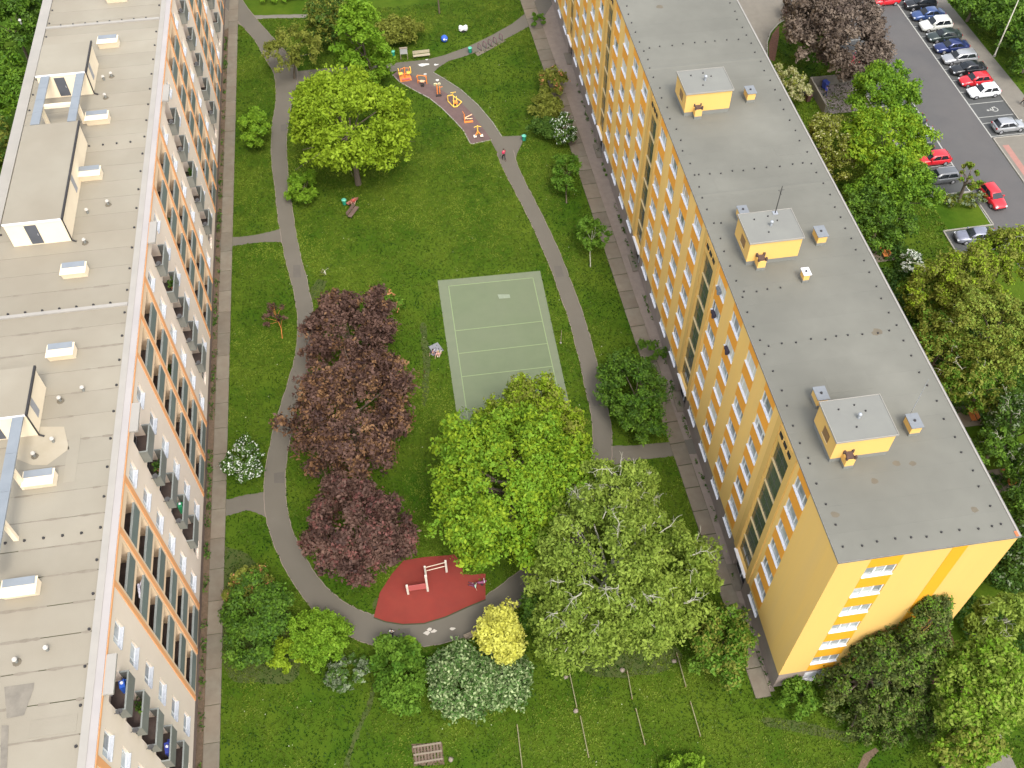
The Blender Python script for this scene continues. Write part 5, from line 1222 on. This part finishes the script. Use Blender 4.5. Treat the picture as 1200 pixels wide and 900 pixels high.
# ================================================================== PEOPLE
def skinmesh(name, joints, edges, m, parent, sub=2, root=0):
    me = bpy.data.meshes.new(name); me.from_pydata([j[0] for j in joints], edges, []); me.materials.append(m)
    o = link(name, me, parent); md = o.modifiers.new('skin', 'SKIN')
    lay = me.skin_vertices[0] if me.skin_vertices else None
    if lay is None:
        bm = bmesh.new(); bm.from_mesh(me); bm.verts.layers.skin.verify(); bm.to_mesh(me); bm.free(); lay = me.skin_vertices[0]
    for i, j in enumerate(joints):
        r = j[1]; lay.data[i].radius = (r, r) if np.ndim(r) == 0 else r; lay.data[i].use_root = (i == root)
    md.use_smooth_shade = True; sb = o.modifiers.new('sub', 'SUBSURF'); sb.levels = sb.render_levels = sub
    return o
def person(label, x, y, rz, shirt, trousers, pose='walk', hair=None, h=1.72, z=.03):
    t = thing('person', label, 'person', (x, y, z), rz); k = h / 1.72
    V = lambda a, b, c: (a * k, b * k, c * k)
    if pose == 'walk':
        hipz = .92; L = dict(kn=[V(.14, .10, .50), V(-.05, -.10, .50)], an=[V(.22, .10, .09), V(-.30, -.10, .16)], toe=[V(.38, .11, .04), V(-.16, -.11, .04)],
                             el=[V(-.14, .27, 1.14), V(.12, -.27, 1.14)], wr=[V(-.04, .29, .90), V(.28, -.25, .96)])
        pel, ch, nk, hd = V(0, 0, .95), V(.02, 0, 1.28), V(.03, 0, 1.46), V(.06, 0, 1.62)
    elif pose == 'sit':
        pel, ch, nk, hd = V(0, 0, .50), V(-.03, 0, .85), V(0, 0, 1.02), V(.04, 0, 1.18)
        L = dict(kn=[V(.44, .12, .52), V(.44, -.12, .52)], an=[V(.46, .12, .09), V(.50, -.12, .09)], toe=[V(.64, .12, .04), V(.68, -.12, .04)],
                 el=[V(.05, .27, .76), V(.05, -.27, .76)], wr=[V(.30, .18, .60), V(.30, -.18, .60)])
    else:   # bending or sitting low on the ground
        pel, ch, nk, hd = V(0, 0, .14), V(-.08, 0, .48), V(-.05, 0, .66), V(0, 0, .82)
        L = dict(kn=[V(.42, .12, .30), V(.46, -.16, .22)], an=[V(.74, .12, .09), V(.82, -.18, .09)], toe=[V(.84, .13, .20), V(.92, -.19, .20)],
                 el=[V(-.20, .28, .36), V(.08, -.28, .38)], wr=[V(-.30, .30, .10), V(.34, -.20, .32)])
    sh = [(Vector(nk) + Vector(V(0, q * .17, -.06))) for q in (1, -1)]
    hips = [(Vector(pel) + Vector(V(0, q * .09, -.03))) for q in (1, -1)]
    J = [(pel, .12 * k), (ch, (.15 * k, .11 * k)), (nk, .055 * k), (hd, .095 * k), (tuple(Vector(hd) + Vector(V(.0, 0, .09))), .07 * k)]; E_ = [(0, 1), (1, 2), (2, 3), (3, 4)]
    for q in (0, 1):
        b0 = len(J); J += [(tuple(sh[q]), .052 * k), (L['el'][q], .04 * k), (L['wr'][q], .028 * k)]; E_ += [(1, b0), (b0, b0 + 1), (b0 + 1, b0 + 2)]
        w_, e_ = Vector(L['wr'][q]), Vector(L['el'][q]); d = (w_ - e_).normalized(); sd_ = d.cross(Vector((0, 0, 1))); sd_ = sd_.normalized() if sd_.length > .01 else Vector((0, 1, 0))
        for fi, (off, ln) in enumerate(((-.027, .075), (-.01, .088), (.008, .084), (.026, .07), (.05, .045))):
            i0 = len(J); pb = w_ + d * .07 * k + sd_ * off * k; J += [(tuple(pb), .010 * k), (tuple(pb + d * ln * k * (.6 if fi == 4 else 1) + Vector((0, 0, -.012))), .008 * k)]; E_ += [(b0 + 2, i0), (i0, i0 + 1)]
        b1 = len(J); J += [(tuple(hips[q]), .08 * k), (L['kn'][q], .055 * k), (L['an'][q], .038 * k), (L['toe'][q], .03 * k)]; E_ += [(0, b1), (b1, b1 + 1), (b1 + 1, b1 + 2), (b1 + 2, b1 + 3)]
    skinmesh('body', J, E_, M['skin'], t, 1)
    J = [(tuple(Vector(pel) + Vector(V(0, 0, .03))), .14 * k), (ch, (.175 * k, .13 * k)), (tuple(Vector(nk) + Vector((0, 0, -.03))), .075 * k)]; E_ = [(0, 1), (1, 2)]
    for q in (0, 1):
        b0 = len(J); J += [(tuple(sh[q]), .07 * k), (L['el'][q], .052 * k)]; E_ += [(1, b0), (b0, b0 + 1)]
    skinmesh('shirt', J, E_, shirt, t, 1)
    J = [(tuple(Vector(pel)), .13 * k)]; E_ = []
    for q in (0, 1):
        b0 = len(J); an = Vector(L['an'][q]) + Vector((0, 0, .03)); J += [(tuple(hips[q]), .095 * k), (L['kn'][q], .072 * k), (tuple(an), .055 * k)]; E_ += [(0, b0), (b0, b0 + 1), (b0 + 1, b0 + 2)]
    skinmesh('trousers', J, E_, trousers, t, 1)
    for q in (0, 1):
        mb = MB(); a, b_ = Vector(L['an'][q]), Vector(L['toe'][q]); mb.tube(tuple(a + Vector((-.03, 0, -.04))), tuple(b_), .052 * k, .036 * k, 8); mb.build('shoe', M['black'], t, local=True)
    mb = MB(); mb.ball(tuple(Vector(hd) + Vector(V(-.02, 0, .055))), .105 * k, n=10, sz=1.0); mb.build('hair', hair or M['hair'], t, local=True)
    mb = MB(); f = Vector(hd) + Vector(V(.088, 0, .0)); mb.ball(tuple(f + Vector((.008, 0, 0))), .014 * k, n=6)
    mb.build('nose', M['skin'], t, local=True)
    mb = MB(); mb.ball(tuple(f + Vector((-.006, .03, .02))), .010 * k, n=6); mb.ball(tuple(f + Vector((-.006, -.03, .02))), .010 * k, n=6); mb.build('eyes', M['black'], t, local=True)
    mb = MB(); mb.obox(tuple(f + Vector((-.004, 0, -.045))), (.012, .04, .008)); mb.build('mouth', M['red_panel'], t, local=True)
    return t
C_ = lambda n, c: plain('cloth_' + n, c, .9)
person('person in a crimson top and black trousers walking on the right footpath', *at(590.5, 188), 1.9, C_('crimson', (.55, .03, .10)), C_('black', (.02, .02, .025)))
person('person in a red top sitting on the wooden seat under the big yellow-green tree', *at(415, 241), 4.6, C_('red', (.45, .07, .06)), C_('brown', (.13, .07, .05)), 'sit', z=0)
person('small person in white leaning forward on the path below the red play surface', *at(460, 745), 1.1, C_('white', (.75, .74, .74)), C_('black', (.02, .02, .025)), 'walk', h=1.2)
person('child in mint green sitting on the red play surface', *at(557, 688), 2.6, C_('mint', (.45, .72, .55)), C_('purple', (.16, .05, .12)), 'ground', h=1.35, z=.045)
person('person in navy sitting on the grass beside the ball court', *at(508, 416), 1.0, C_('navy', (.05, .05, .11)), C_('lilac', (.45, .42, .50)), 'ground', z=.02)
person('person in a pink top sitting right beside the one in navy', *at(514, 418), 1.3, C_('pink', (.70, .40, .36)), C_('sand', (.62, .55, .42)), 'ground', hair=plain('hair_blond', (.50, .36, .18)), z=.02)
person('person in dark red walking at the right picture edge beyond the parked cars', *at(1197, 124), 1.7, C_('darkred', (.20, .02, .03)), C_('black', (.02, .02, .025)))
person('person in blue standing in the walled bin yard', *at(966, 114), 2.0, C_('blue', (.05, .07, .40)), C_('navy', (.05, .05, .11)))
x, y = at(511, 409); t = thing('blanket', 'pale blanket spread under the two people beside the ball court', 'blanket', (x, y, .08))
b = MB(); b.obox((x, y, .085), (1.1, 1.3, .02), .4); b.build('cloth', C_('blanket', (.22, .22, .24)), t)

# ================================================================== STREET FURNITURE
def bench(label, x, y, rz, wood=None, l=1.8, back=True, group=None, leg='metal_dark'):
    wood = wood or M['wood']; t = thing('park_bench', label, 'bench', (x, y, 0), rz, group)
    for i in range(4):
        mb = MB(); mb.obox((-.02 + i * .13, 0, .45), (.105, l, .045)); mb.build('seat_slat', wood, t, local=True)
    if back:
        for i in range(3):
            mb = MB(); mb.obox((-.14 - i * .035, 0, .60 + i * .14), (.04, l, .11), ry=-.25); mb.build('back_slat', wood, t, local=True)
    for q in (-1, 1):
        mb = MB(); mb.tube((.34, q * l * .4, 0), (.34, q * l * .4, .43), .03, n=6); mb.tube((-.05, q * l * .4, 0), (-.05, q * l * .4, .43), .03, n=6); mb.tube((-.05, q * l * .4, .42), (.38, q * l * .4, .42), .025, n=6)
        if back: mb.tube((-.08, q * l * .4, .40), (-.26, q * l * .4, 1.0), .025, n=6)
        mb.build('leg', M[leg], t, local=True)
    return t
for (px, py, rz, lb, gr) in [(1036, 297, math.pi - .05, 'orange bench beside the roof edge, farthest of the three along the yellow house', 1), (1138, 487, math.pi - .05, 'orange bench beside the roof edge, middle one of three', 1), (1181, 562, math.pi - .05, 'orange bench beside the roof edge, nearest of the three', 1)]:
    x, y = at(px, py); bench(lb, x, y, rz, group='orange benches behind the yellow house')
    s_ = MB(); s_.box(x - 1.7, x + .9, y - 1.25, y + 1.25, 0, .05); o = s_.build('bench_slab', M['concrete']); o['kind'] = 'structure'
bench('grey bench on the lower edge of the path beside the yellow tree', *at(560, 745), math.pi / 2 + .30, M['wood_grey'], 2.3)
bench('pale bench above the exercise strip next to the notice board', *at(494, 67), -math.pi / 2 + .03, plain('pale_wood', (.42, .37, .26)), 2.3)
bench('brown bench under the foot of the big yellow-green tree', *at(413, 251), -.55, plain('dark_wood', (.16, .11, .09)), 1.9)
bench('small wooden seat with a red cover beside the brown bench', *at(414, 240), 2.2, plain('reddish_wood', (.42, .17, .12)), 1.4)
def bin_(label, px, py, group='green litter bins along the paths'):
    x, y = at(px, py); t = thing('litter_bin', label, 'litter bin', (x, y, 0), 0, group)
    b = MB(); b.tube((0, 0, .12), (0, 0, .78), .22, .27, 12); b.build('drum', M['bin_green'], t, local=True)
    b = MB(); b.tube((0, 0, .80), (0, 0, .90), .30, .16, 12); b.build('lid', plain('mint_lid', (.12, .48, .34), .4), t, local=True)
    b = MB(); b.tube((.25, 0, 0), (.25, 0, .95), .03, n=6); b.build('post', M['metal_dark'], t, local=True)
bin_('green litter bin below the red play surface, at the path edge', 438, 781)
bin_('green litter bin beside the notice board at the top plaza', 461, 66)
bin_('green litter bin at the right end of the short spur by the shrub row', 614, 165)
bin_('green litter bin beside the brown bench under the big tree', 404, 240)
bin_('pale green litter bin beside the bicycle stands', 551, 62)
x, y = at(474, 70); t = thing('notice_board', 'grey notice board on two legs at the top plaza', 'notice board', (x, y, 0))
b = MB(); b.box(-.5, .5, -.04, .04, .9, 1.8); b.build('panel', plain('board_grey', (.42, .43, .42)), t, local=True)
b = MB(); b.box(-.55, .55, -.12, .12, 1.8, 1.86); b.build('roof', M['wood_grey'], t, local=True)
for q in (-.46, .46): b = MB(); b.box(q - .04, q + .04, -.045, .045, 0, .9); b.build('leg', M['wood_grey'], t, local=True)
# bicycle stands
for i, (px, py) in enumerate([(562, 58), (568, 55.5), (574, 53), (580, 50.5), (587, 46.5)]):
    x, y = at(px, py); t = thing('bicycle_stand', ['bicycle stand at the left end of the row, next to the pale bin', 'second bicycle stand from the pale bin', 'middle bicycle stand of the row of five', 'fourth bicycle stand from the pale bin', 'bicycle stand at the right end of the row of five'][i], 'bicycle stand', (x, y, 0), .55, 'row of bicycle stands by the top path')
    b = MB(); pr = [(0, -.35, 0), (0, -.35, .7), (0, -.2, .85), (0, .2, .85), (0, .35, .7), (0, .35, 0)]; b.path(pr, [.035] * 6, 6); b.build('hoop', plain('purple_metal', (.16, .05, .09)), t, local=True)
    b = MB(); b.box(-.05, .05, -.45, .45, 0, .05); b.build('foot_rail', M['metal_dark'], t, local=True)
add_poly('bicycle_pad', PXS([(556, 62), (590, 44), (593, 48), (560, 66)]), 0.019, M['concrete'])

# red play surface: climbing frame of cream posts
t = thing('climbing_frame', 'climbing frame of cream posts with red panel and bars on the red play surface', 'climbing frame', (*at(500, 686), .04))
PB = [at(478.5, 696), at(501.5, 692.5), at(523.5, 670)]
tops = []
for (x, y), h_ in zip(PB, (1.6, 2.9, 2.0)):
    b = MB(); b.box(x - .09, x + .09, y - .09, y + .09, .04, h_); b.build('post', M['pole_cream'], t); tops.append((x, y, h_))
x2, y2 = at(499.5, 676); b = MB(); b.box(x2 - .08, x2 + .08, y2 - .08, y2 + .08, .04, 1.9); b.build('post', M['pole_cream'], t)
A, B, C3 = [Vector((p[0], p[1], 0)) for p in PB]
b = MB(); c = (A + B) / 2; b.obox((c.x, c.y, 1.0), ((B - A).length - .2, .05, .9), math.atan2((B - A).y, (B - A).x)); b.build('panel', M['red_panel'], t)
for zz in (1.75, 1.1):
    b = MB(); b.tube((x2, y2, zz), (C3.x, C3.y, zz), .04, n=8); b.build('bar', plain('bar_cream', (.66, .55, .42)), t)
b = MB(); b.tube((B.x, B.y, 2.6), (x2, y2, 1.85), .03, n=6); b.build('brace', M['pole_cream'], t)
x, y = at(565, 686); t = thing('spring_rider', 'purple spring toy with a white handle at the right end of the red play surface', 'spring rider', (x, y, .04))
b = MB(); pts = [(.11 * math.cos(a * .9), .11 * math.sin(a * .9), .02 + a * .018) for a in range(22)]; b.path(pts, [.018] * 22, 5); b.build('spring', M['metal_dark'], t, local=True)
b = MB(); loft(b, [[(xx, w_ * math.cos(a * 1.047), .55 + zz + hh * math.sin(a * 1.047)) for a in range(6)] for xx, w_, hh, zz in ((-.45, .05, .08, .08), (-.25, .14, .14, 0), (.1, .15, .14, 0), (.32, .10, .16, .1), (.42, .04, .06, .2))]); b.build('seat', plain('purple_plastic', (.22, .06, .13)), t, local=True)
b = MB(); b.tube((.2, -.22, .82), (.2, .22, .82), .025, n=6); b.tube((.2, 0, .6), (.2, 0, .82), .03, n=6); b.build('handle', M['sill'], t, local=True)

# outdoor gym machines on the reddish strip
def gym(label, px, py, rz, build):
    x, y = at(px, py); t = thing('exercise_machine', label, 'exercise machine', (x, y, .03), rz, 'orange exercise machines along the reddish strip'); build(t); return t
O, Yl = M['gym_orange'], M['gym_yellow']
def part(t, nm, m_, *tubes, boxes=()):
    b = MB()
    for p, q, r in tubes: b.tube(p, q, r, n=8)
    for c_, s_ in boxes: b.obox(c_, s_)
    b.build(nm, m_, t, local=True)
def g1(t):
    part(t, 'base', O, boxes=[((0, 0, .05), (1.5, 1.3, .10))]); part(t, 'post', O, ((0, 0, .1), (0, 0, 1.7), .09))
    for q in (-1, 1): part(t, 'seat', Yl, boxes=[((q * .55, .1, .75), (.55, .5, .09))]); part(t, 'backrest', Yl, boxes=[((q * .80, .1, 1.15), (.10, .5, .65))]); part(t, 'arm', O, ((0, 0, .7), (q * .6, 0, .7), .05), ((0, 0, 1.6), (q * .55, 0, 1.5), .04), ((q * .55, 0, 1.5), (q * .55, 0, 1.05), .03))
    part(t, 'foot_plate', M['red_panel'], boxes=[((0, -.55, .25), (1.1, .3, .06))])
def g2(t):
    part(t, 'frame', O, ((-.6, 0, 0), (-.6, 0, 1.2), .06), ((.6, 0, 0), (.6, 0, 1.2), .06), ((-.6, 0, 1.2), (.6, 0, 1.2), .06), ((-.6, 0, .4), (.6, 0, .4), .05))
    part(t, 'handle', O, ((-.6, 0, 1.2), (-.6, -.5, 1.25), .04), ((.6, 0, 1.2), (.6, -.5, 1.25), .04)); part(t, 'seat', plain('peach_paint', (.85, .5, .3)), boxes=[((.1, -.35, .6), (.6, .4, .10))])
    part(t, 'weight', M['metal_dark'], boxes=[((.15, -.6, .15), (.4, .25, .25))])
def g3(t):
    part(t, 'post', O, ((-.15, 0, 0), (-.15, 0, 1.5), .08), ((.18, 0, 0), (.18, 0, 1.2), .07)); part(t, 'wheel', plain('pale_yellow', (.85, .80, .5)), ((-.35, .02, 1.55), (-.35, .1, 1.58), .24), ((.15, .02, 1.55), (.15, .1, 1.58), .24))
    part(t, 'handle', O, ((.18, 0, 1.1), (.6, 0, 1.15), .04)); part(t, 'step', M['metal_dark'], boxes=[((0, -.3, .12), (.7, .35, .08))])
def g4(t):
    part(t, 'frame', Yl, ((-.8, .5, .1), (-.35, -.9, .1), .06), ((-.8, .5, .1), (-.8, .5, .9), .06), ((.9, -.1, .1), (.1, -.95, .1), .06), ((.9, -.1, .1), (-.2, .7, .8), .06), ((-.35, -.9, .1), (.1, -.95, .1), .06), ((-.8, .5, .9), (-.2, .7, .8), .06), ((-.35, -.9, .1), (-.1, .2, .9), .05), ((.1, -.95, .1), (.3, .3, .8), .05))
    part(t, 'pedal', O, boxes=[((-.1, -.3, .4), (.35, .7, .08)), ((.15, -.45, .45), (.25, .6, .08))]); part(t, 'handle', Yl, ((-.4, .5, 1.3), (.3, .5, 1.3), .04), ((-.1, .5, .8), (-.1, .5, 1.3), .05))
def g5(t):
    part(t, 'post', O, ((-.5, 0, 0), (-.5, 0, 1.1), .07)); part(t, 'arm', plain('peach_paint', (.85, .5, .3)), ((-.5, 0, .5), (.5, .35, .7), .07), ((-.5, 0, .4), (.5, -.25, .5), .07)); part(t, 'handle', O, ((-.5, .0, 1.1), (-.7, .1, 1.5), .035)); part(t, 'base', O, boxes=[((0, -.2, .05), (1.1, .3, .10))])
def g6(t):
    part(t, 'post', Yl, ((0, .1, 0), (0, .1, 1.3), .08)); part(t, 'handle', Yl, ((0, .1, 1.25), (-.45, .1, 1.1), .045), ((0, .1, 1.25), (.45, .1, 1.1), .045)); part(t, 'leg', O, ((0, .1, .5), (-.4, -.5, .2), .06), ((0, .1, .5), (.4, -.5, .2), .06))
    for q in (-1, 1): part(t, 'foot_plate', plain('pale_plate', (.80, .72, .62)), boxes=[((q * .42, -.5, .2), (.36, .45, .08))])
gym('yellow-seated double exercise machine at the top end of the strip', 475, 92, .1, g1)
gym('orange exercise machine second from the top of the strip', 495, 98, -.3, g2)
gym('slim orange exercise machine with two pale wheels', 514, 111, 0, g3)
gym('long yellow exercise frame in the middle of the strip', 533, 121, .1, g4)
gym('low orange exercise machine shaped like a letter K', 549, 142, 0, g5)
gym('yellow twin-stepper exercise machine at the lower end of the strip', 560, 158, 0, g6)
# toys on the top lawn
x, y = at(521, 49); t = thing('play_block', 'blue play figure on the top lawn', 'play figure', (x, y, 0))
b = MB(); b.ball((0, 0, .5), .5, n=12, sz=1.0); b.build('head', plain('play_blue', (.04, .12, .55)), t, local=True); b = MB(); b.ball((-.05, -.42, .62), .16); b.ball((.25, -.36, .55), .10); b.build('eye', M['sill'], t, local=True)
x, y = at(543, 37); t = thing('play_block', 'white cross-shaped play figure on the top lawn', 'play figure', (x, y, 0))
b = MB(); b.obox((0, 0, .55), (1.3, .35, .35), .6); b.obox((0, 0, .56), (1.25, .35, .34), -.7); b.build('cross', M['sill'], t, local=True); b = MB(); b.tube((0, 0, 0), (0, 0, .4), .3, .25, 10); b.build('stand', M['metal_dark'], t, local=True)
# low rails on the near lawn
def rail(px0, py0, px1, py1, label):
    x0, y0 = at(px0, py0, .3); x1, y1 = at(px1, py1, .3); t = thing('low_rail', label, 'low rail', ((x0 + x1) / 2, (y0 + y1) / 2, 0), 0, 'low weathered rails across the near lawn')
    b = MB(); b.tube((x0, y0, .34), (x1, y1, .34), .045, n=6); b.build('bar', plain('rail_wood', (.24, .22, .12)), t)
    for q in (.04, .96):
        xx, yy = x0 + (x1 - x0) * q, y0 + (y1 - y0) * q; b = MB(); b.tube((xx, yy, 0), (xx, yy, .36), .05, n=6); b.build('post', plain('rail_rust', (.26, .12, .05)), t)
for a, lb in [((666, 782, 676, 829), 'weathered low rail at the upper left of the near lawn group'), ((680, 839, 690, 888), 'weathered low rail below the upper left one'),
          ((735, 786, 741, 819), 'weathered low rail just under the birch crown'), ((745, 830, 756, 873), 'weathered low rail in the middle bottom of the group'),
          ((793, 765, 804, 805), 'weathered low rail beside the round tree near the pavement'), ((809, 822, 821, 863), 'weathered low rail at the lower right of the group'),
          ((606, 849, 612, 900), 'weathered low rail at the lower left, alone')]: rail(*a, lb)
for k, (px, py) in enumerate([(663, 794), (675, 833), (729, 785), (790, 775), (528, 890)]):
    x, y = at(px, py); rq = random.Random(k); b = MB(); b.ball((x, y, .05), .22, n=8, sz=.6); b.v = [(p[0] + rq.uniform(-.04, .04), p[1] + rq.uniform(-.04, .04), p[2]) for p in b.v]
    tag(b.build('stone', M['apron']), ['pale stone at the top of the upper left low rail', 'pale stone between the two left low rails', 'pale stone under the birch beside the middle rail', 'pale stone by the rail near the round tree', 'pale stone right of the slatted cover'][k], 'stone', 'pale stones in the near lawn')
x, y = at(501, 883); t = thing('drain_grate', 'worn concrete sandpit cover of brown slats in the near lawn', 'slatted cover', (x, y, 0))
for i in range(9):
    b = MB(); b.box(-1.0 + i * .25, -.86 + i * .25, -.75, .75, .04, .11); b.build('slat', plain('brown_slat', (.15, .105, .075)), t, local=True)
for q in (-.62, 0, .62): b = MB(); b.box(-1.1, 1.15, q - .07, q + .07, .11, .16); b.build('batten', plain('pale_batten', (.22, .18, .13)), t, local=True)
add_poly('worn_ground', PXS([(482, 872), (518, 870), (521, 896), (485, 898)]), 0.012, M['soil'])
# shrub bed things: court-side pole
x, y = at(657, 402); t = thing('net_post', 'thin leaning pole beside the ball court', 'post', (x, y, 0)); b = MB(); b.tube((0, 0, 0), (.05, .1, 1.9), .04, .03, 8); b.build('pole', M['wood_grey'], t, local=True); b = MB(); b.ball((0, 0, .06), .13, n=8); b.build('foot', M['kerb'], t, local=True)
# walled yard for bins
t = thing('bin_yard', 'low-walled yard by the purple tree east of the yellow house', 'walled yard', (58.3, 101.7, 0))
for nm, bx in (('wall', (55.3, 61.5, 104.2, 104.4)), ('wall', (55.1, 55.3, 98.4, 104.4))):
    b = MB(); b.box(*bx, 0, 1.5); b.build(nm, M['sidewalk'], t)
b = MB(); b.box(55.31, 61.5, 98.4, 104.19, 0, .04); b.build('floor', plain('yard_floor', (.25, .21, .19)), t)
for i, (px, py, c_, lb) in enumerate([(941, 109, (.05, .05, .05), 'black wheeled bin in the left corner of the walled yard'), (947, 115, (.10, .05, .05), 'dark brown wheeled bin in the walled yard'), (967, 100, (.05, .08, .35), 'blue wheeled bin against the yard wall')]):
    x, y = at(px, py, .5); t = thing('wheeled_bin', lb, 'wheeled bin', (x, y, .04), .2 * i); m_ = plain('bin_paint%s' % 'abc'[i], c_, .5)
    b = MB(); loft(b, [[(q * sx, r * sy, z) for q, r in ((-1, -1), (1, -1), (1, 1), (-1, 1))] for sx, sy, z in ((.24, .27, .08), (.30, .36, 1.0))], smooth=False); b.build('body', m_, t, local=True)
    b = MB(); b.obox((0, 0, 1.04), (.64, .78, .08), rx=.06); b.build('lid', m_, t, local=True); b = MB()
    for q in (-.25, .25): b.tube((q - .03, .30, .12), (q + .03, .30, .12), .12, n=10)
    b.build('wheel', M['black'], t, local=True)
# tall lamp mast
x, y = at(1165, 66); t = thing('street_lamp', 'tall thin pale lamp mast in the grass beyond the parked cars', 'street lamp', (x, y, 0))
b = MB(); b.tube((0, 0, 0), (0, 0, 9.0), .10, .06, 10); b.build('mast', M['pole_cream'], t, local=True); b = MB(); b.tube((0, 0, 8.9), (-1.3, 0, 9.3), .04, n=6); b.build('arm', M['pole_cream'], t, local=True)
b = MB(); b.obox((-1.6, 0, 9.3), (.7, .28, .14)); b.build('lamp_head', M['metal'], t, local=True); b = MB(); b.tube((0, 0, 0), (0, 0, .25), .2, .16, 10); b.build('foot', M['kerb'], t, local=True)
# bits on balconies of the cream house
def clutter(name, label, c, z, x, col, sz, cat):
    t = thing(name, label, cat, (LX + x, c, z)); b = MB(); b.obox((0, 0, sz[2] / 2), sz, .2); b.obox((.02, sz[1] * .6, sz[2] * .35), (sz[0] * .7, sz[1] * .5, sz[2] * .7), -.3); b.build('body', plain('clutter_' + cat.replace(' ', '_'), col), t, local=True)
    b = MB(); b.ball((0, sz[1] * .1, sz[2] + .05), min(sz) * .35); b.build('top', M['sill'], t, local=True)
clutter('storage_box', 'blue box on the topmost balcony nearest the camera', ba_c[0] + .55, RT[0] - 1.2, .15, (.03, .12, .55), (.35, .5, .9), 'storage box')
clutter('folded_parasol', 'blue and white bundle on the fourth balcony down nearest the camera', ba_c[0] - .2, RT[3] - 1.2, .25, (.04, .06, .35), (.35, .8, .8), 'folded parasol')
clutter('plant_tub', 'green plant tub on a balcony of the second column from the camera', ba_c[1] + .4, RT[3] - 1.2, .2, (.03, .30, .12), (.35, .5, 1.0), 'plant tub')
clutter('washing_line', 'white washing on a loggia rail of the nearest apricot section', lo_c[2] + .3, RT[1] - .6, -.25, (.70, .66, .72), (.15, 1.1, .6), 'washing')
for c, z, nm in ((lo_c[6], RT[1], 'a'), (ba_c[2] + .2, RT[1], 'b'), (ba_c[3], RT[2], 'c'), (ba_c[0] + .3, RT[1], 'd'), (ba_c[1], RT[1], 'e'), (lo_c[5], RT[2], 'f')):
    t = thing('potted_plant', 'potted plant on %s' % dict(a='the second loggia down, third apricot bay from the camera', b='the second balcony down, third column from the camera', c='the third balcony down, fourth column from the camera', d='the second balcony down, nearest column to the camera', e='the second balcony down, second column from the camera', f='the third loggia down, second apricot bay from the camera')[nm], 'potted plant', (LX + .25 if nm in 'bcde' else LX - .5, c, z - 1.2), 0, 'potted plants on the balconies')
    b = MB(); b.tube((0, 0, 0), (0, 0, .35), .16, .22, 8); b.build('pot', plain('terracotta', (.35, .14, .07)), t, local=True)
    rg = np.random.default_rng(ord(nm)); q = rg.normal(size=(60, 3)) * [.16, .22, .2] + [0, 0, .75]; link('leaves', leaf_mesh('leaves', q, rg.normal(size=(60, 3)), .2, rg.random(60), LEAF['dark'], rg), t)

for (c, k, nm, lb, cl) in ((cols[4], 1, 'bedding', 'dark bedding hung over a window sill in the second row from the roof', (.05, .04, .06)), (cols[3], 1, 'bedding', 'dark red bundle on a window sill near the last staircase', (.16, .03, .06)), (cols[4], 0, 'flower_box', 'grey clutter on a top row window sill', (.20, .22, .24))):
    z = SILLS[k]; t = thing(nm, lb, 'bedding' if nm == 'bedding' else 'flower box', (XF - .03, c + .3, z + .02)); b = MB(); b.obox((0, 0, .16), (.22, .7, .32), .05); b.obox((-.05, -.2, .10), (.28, .35, .3), -.2); b.build('body', plain('sill_thing' + nm + str(k), cl), t, local=True)
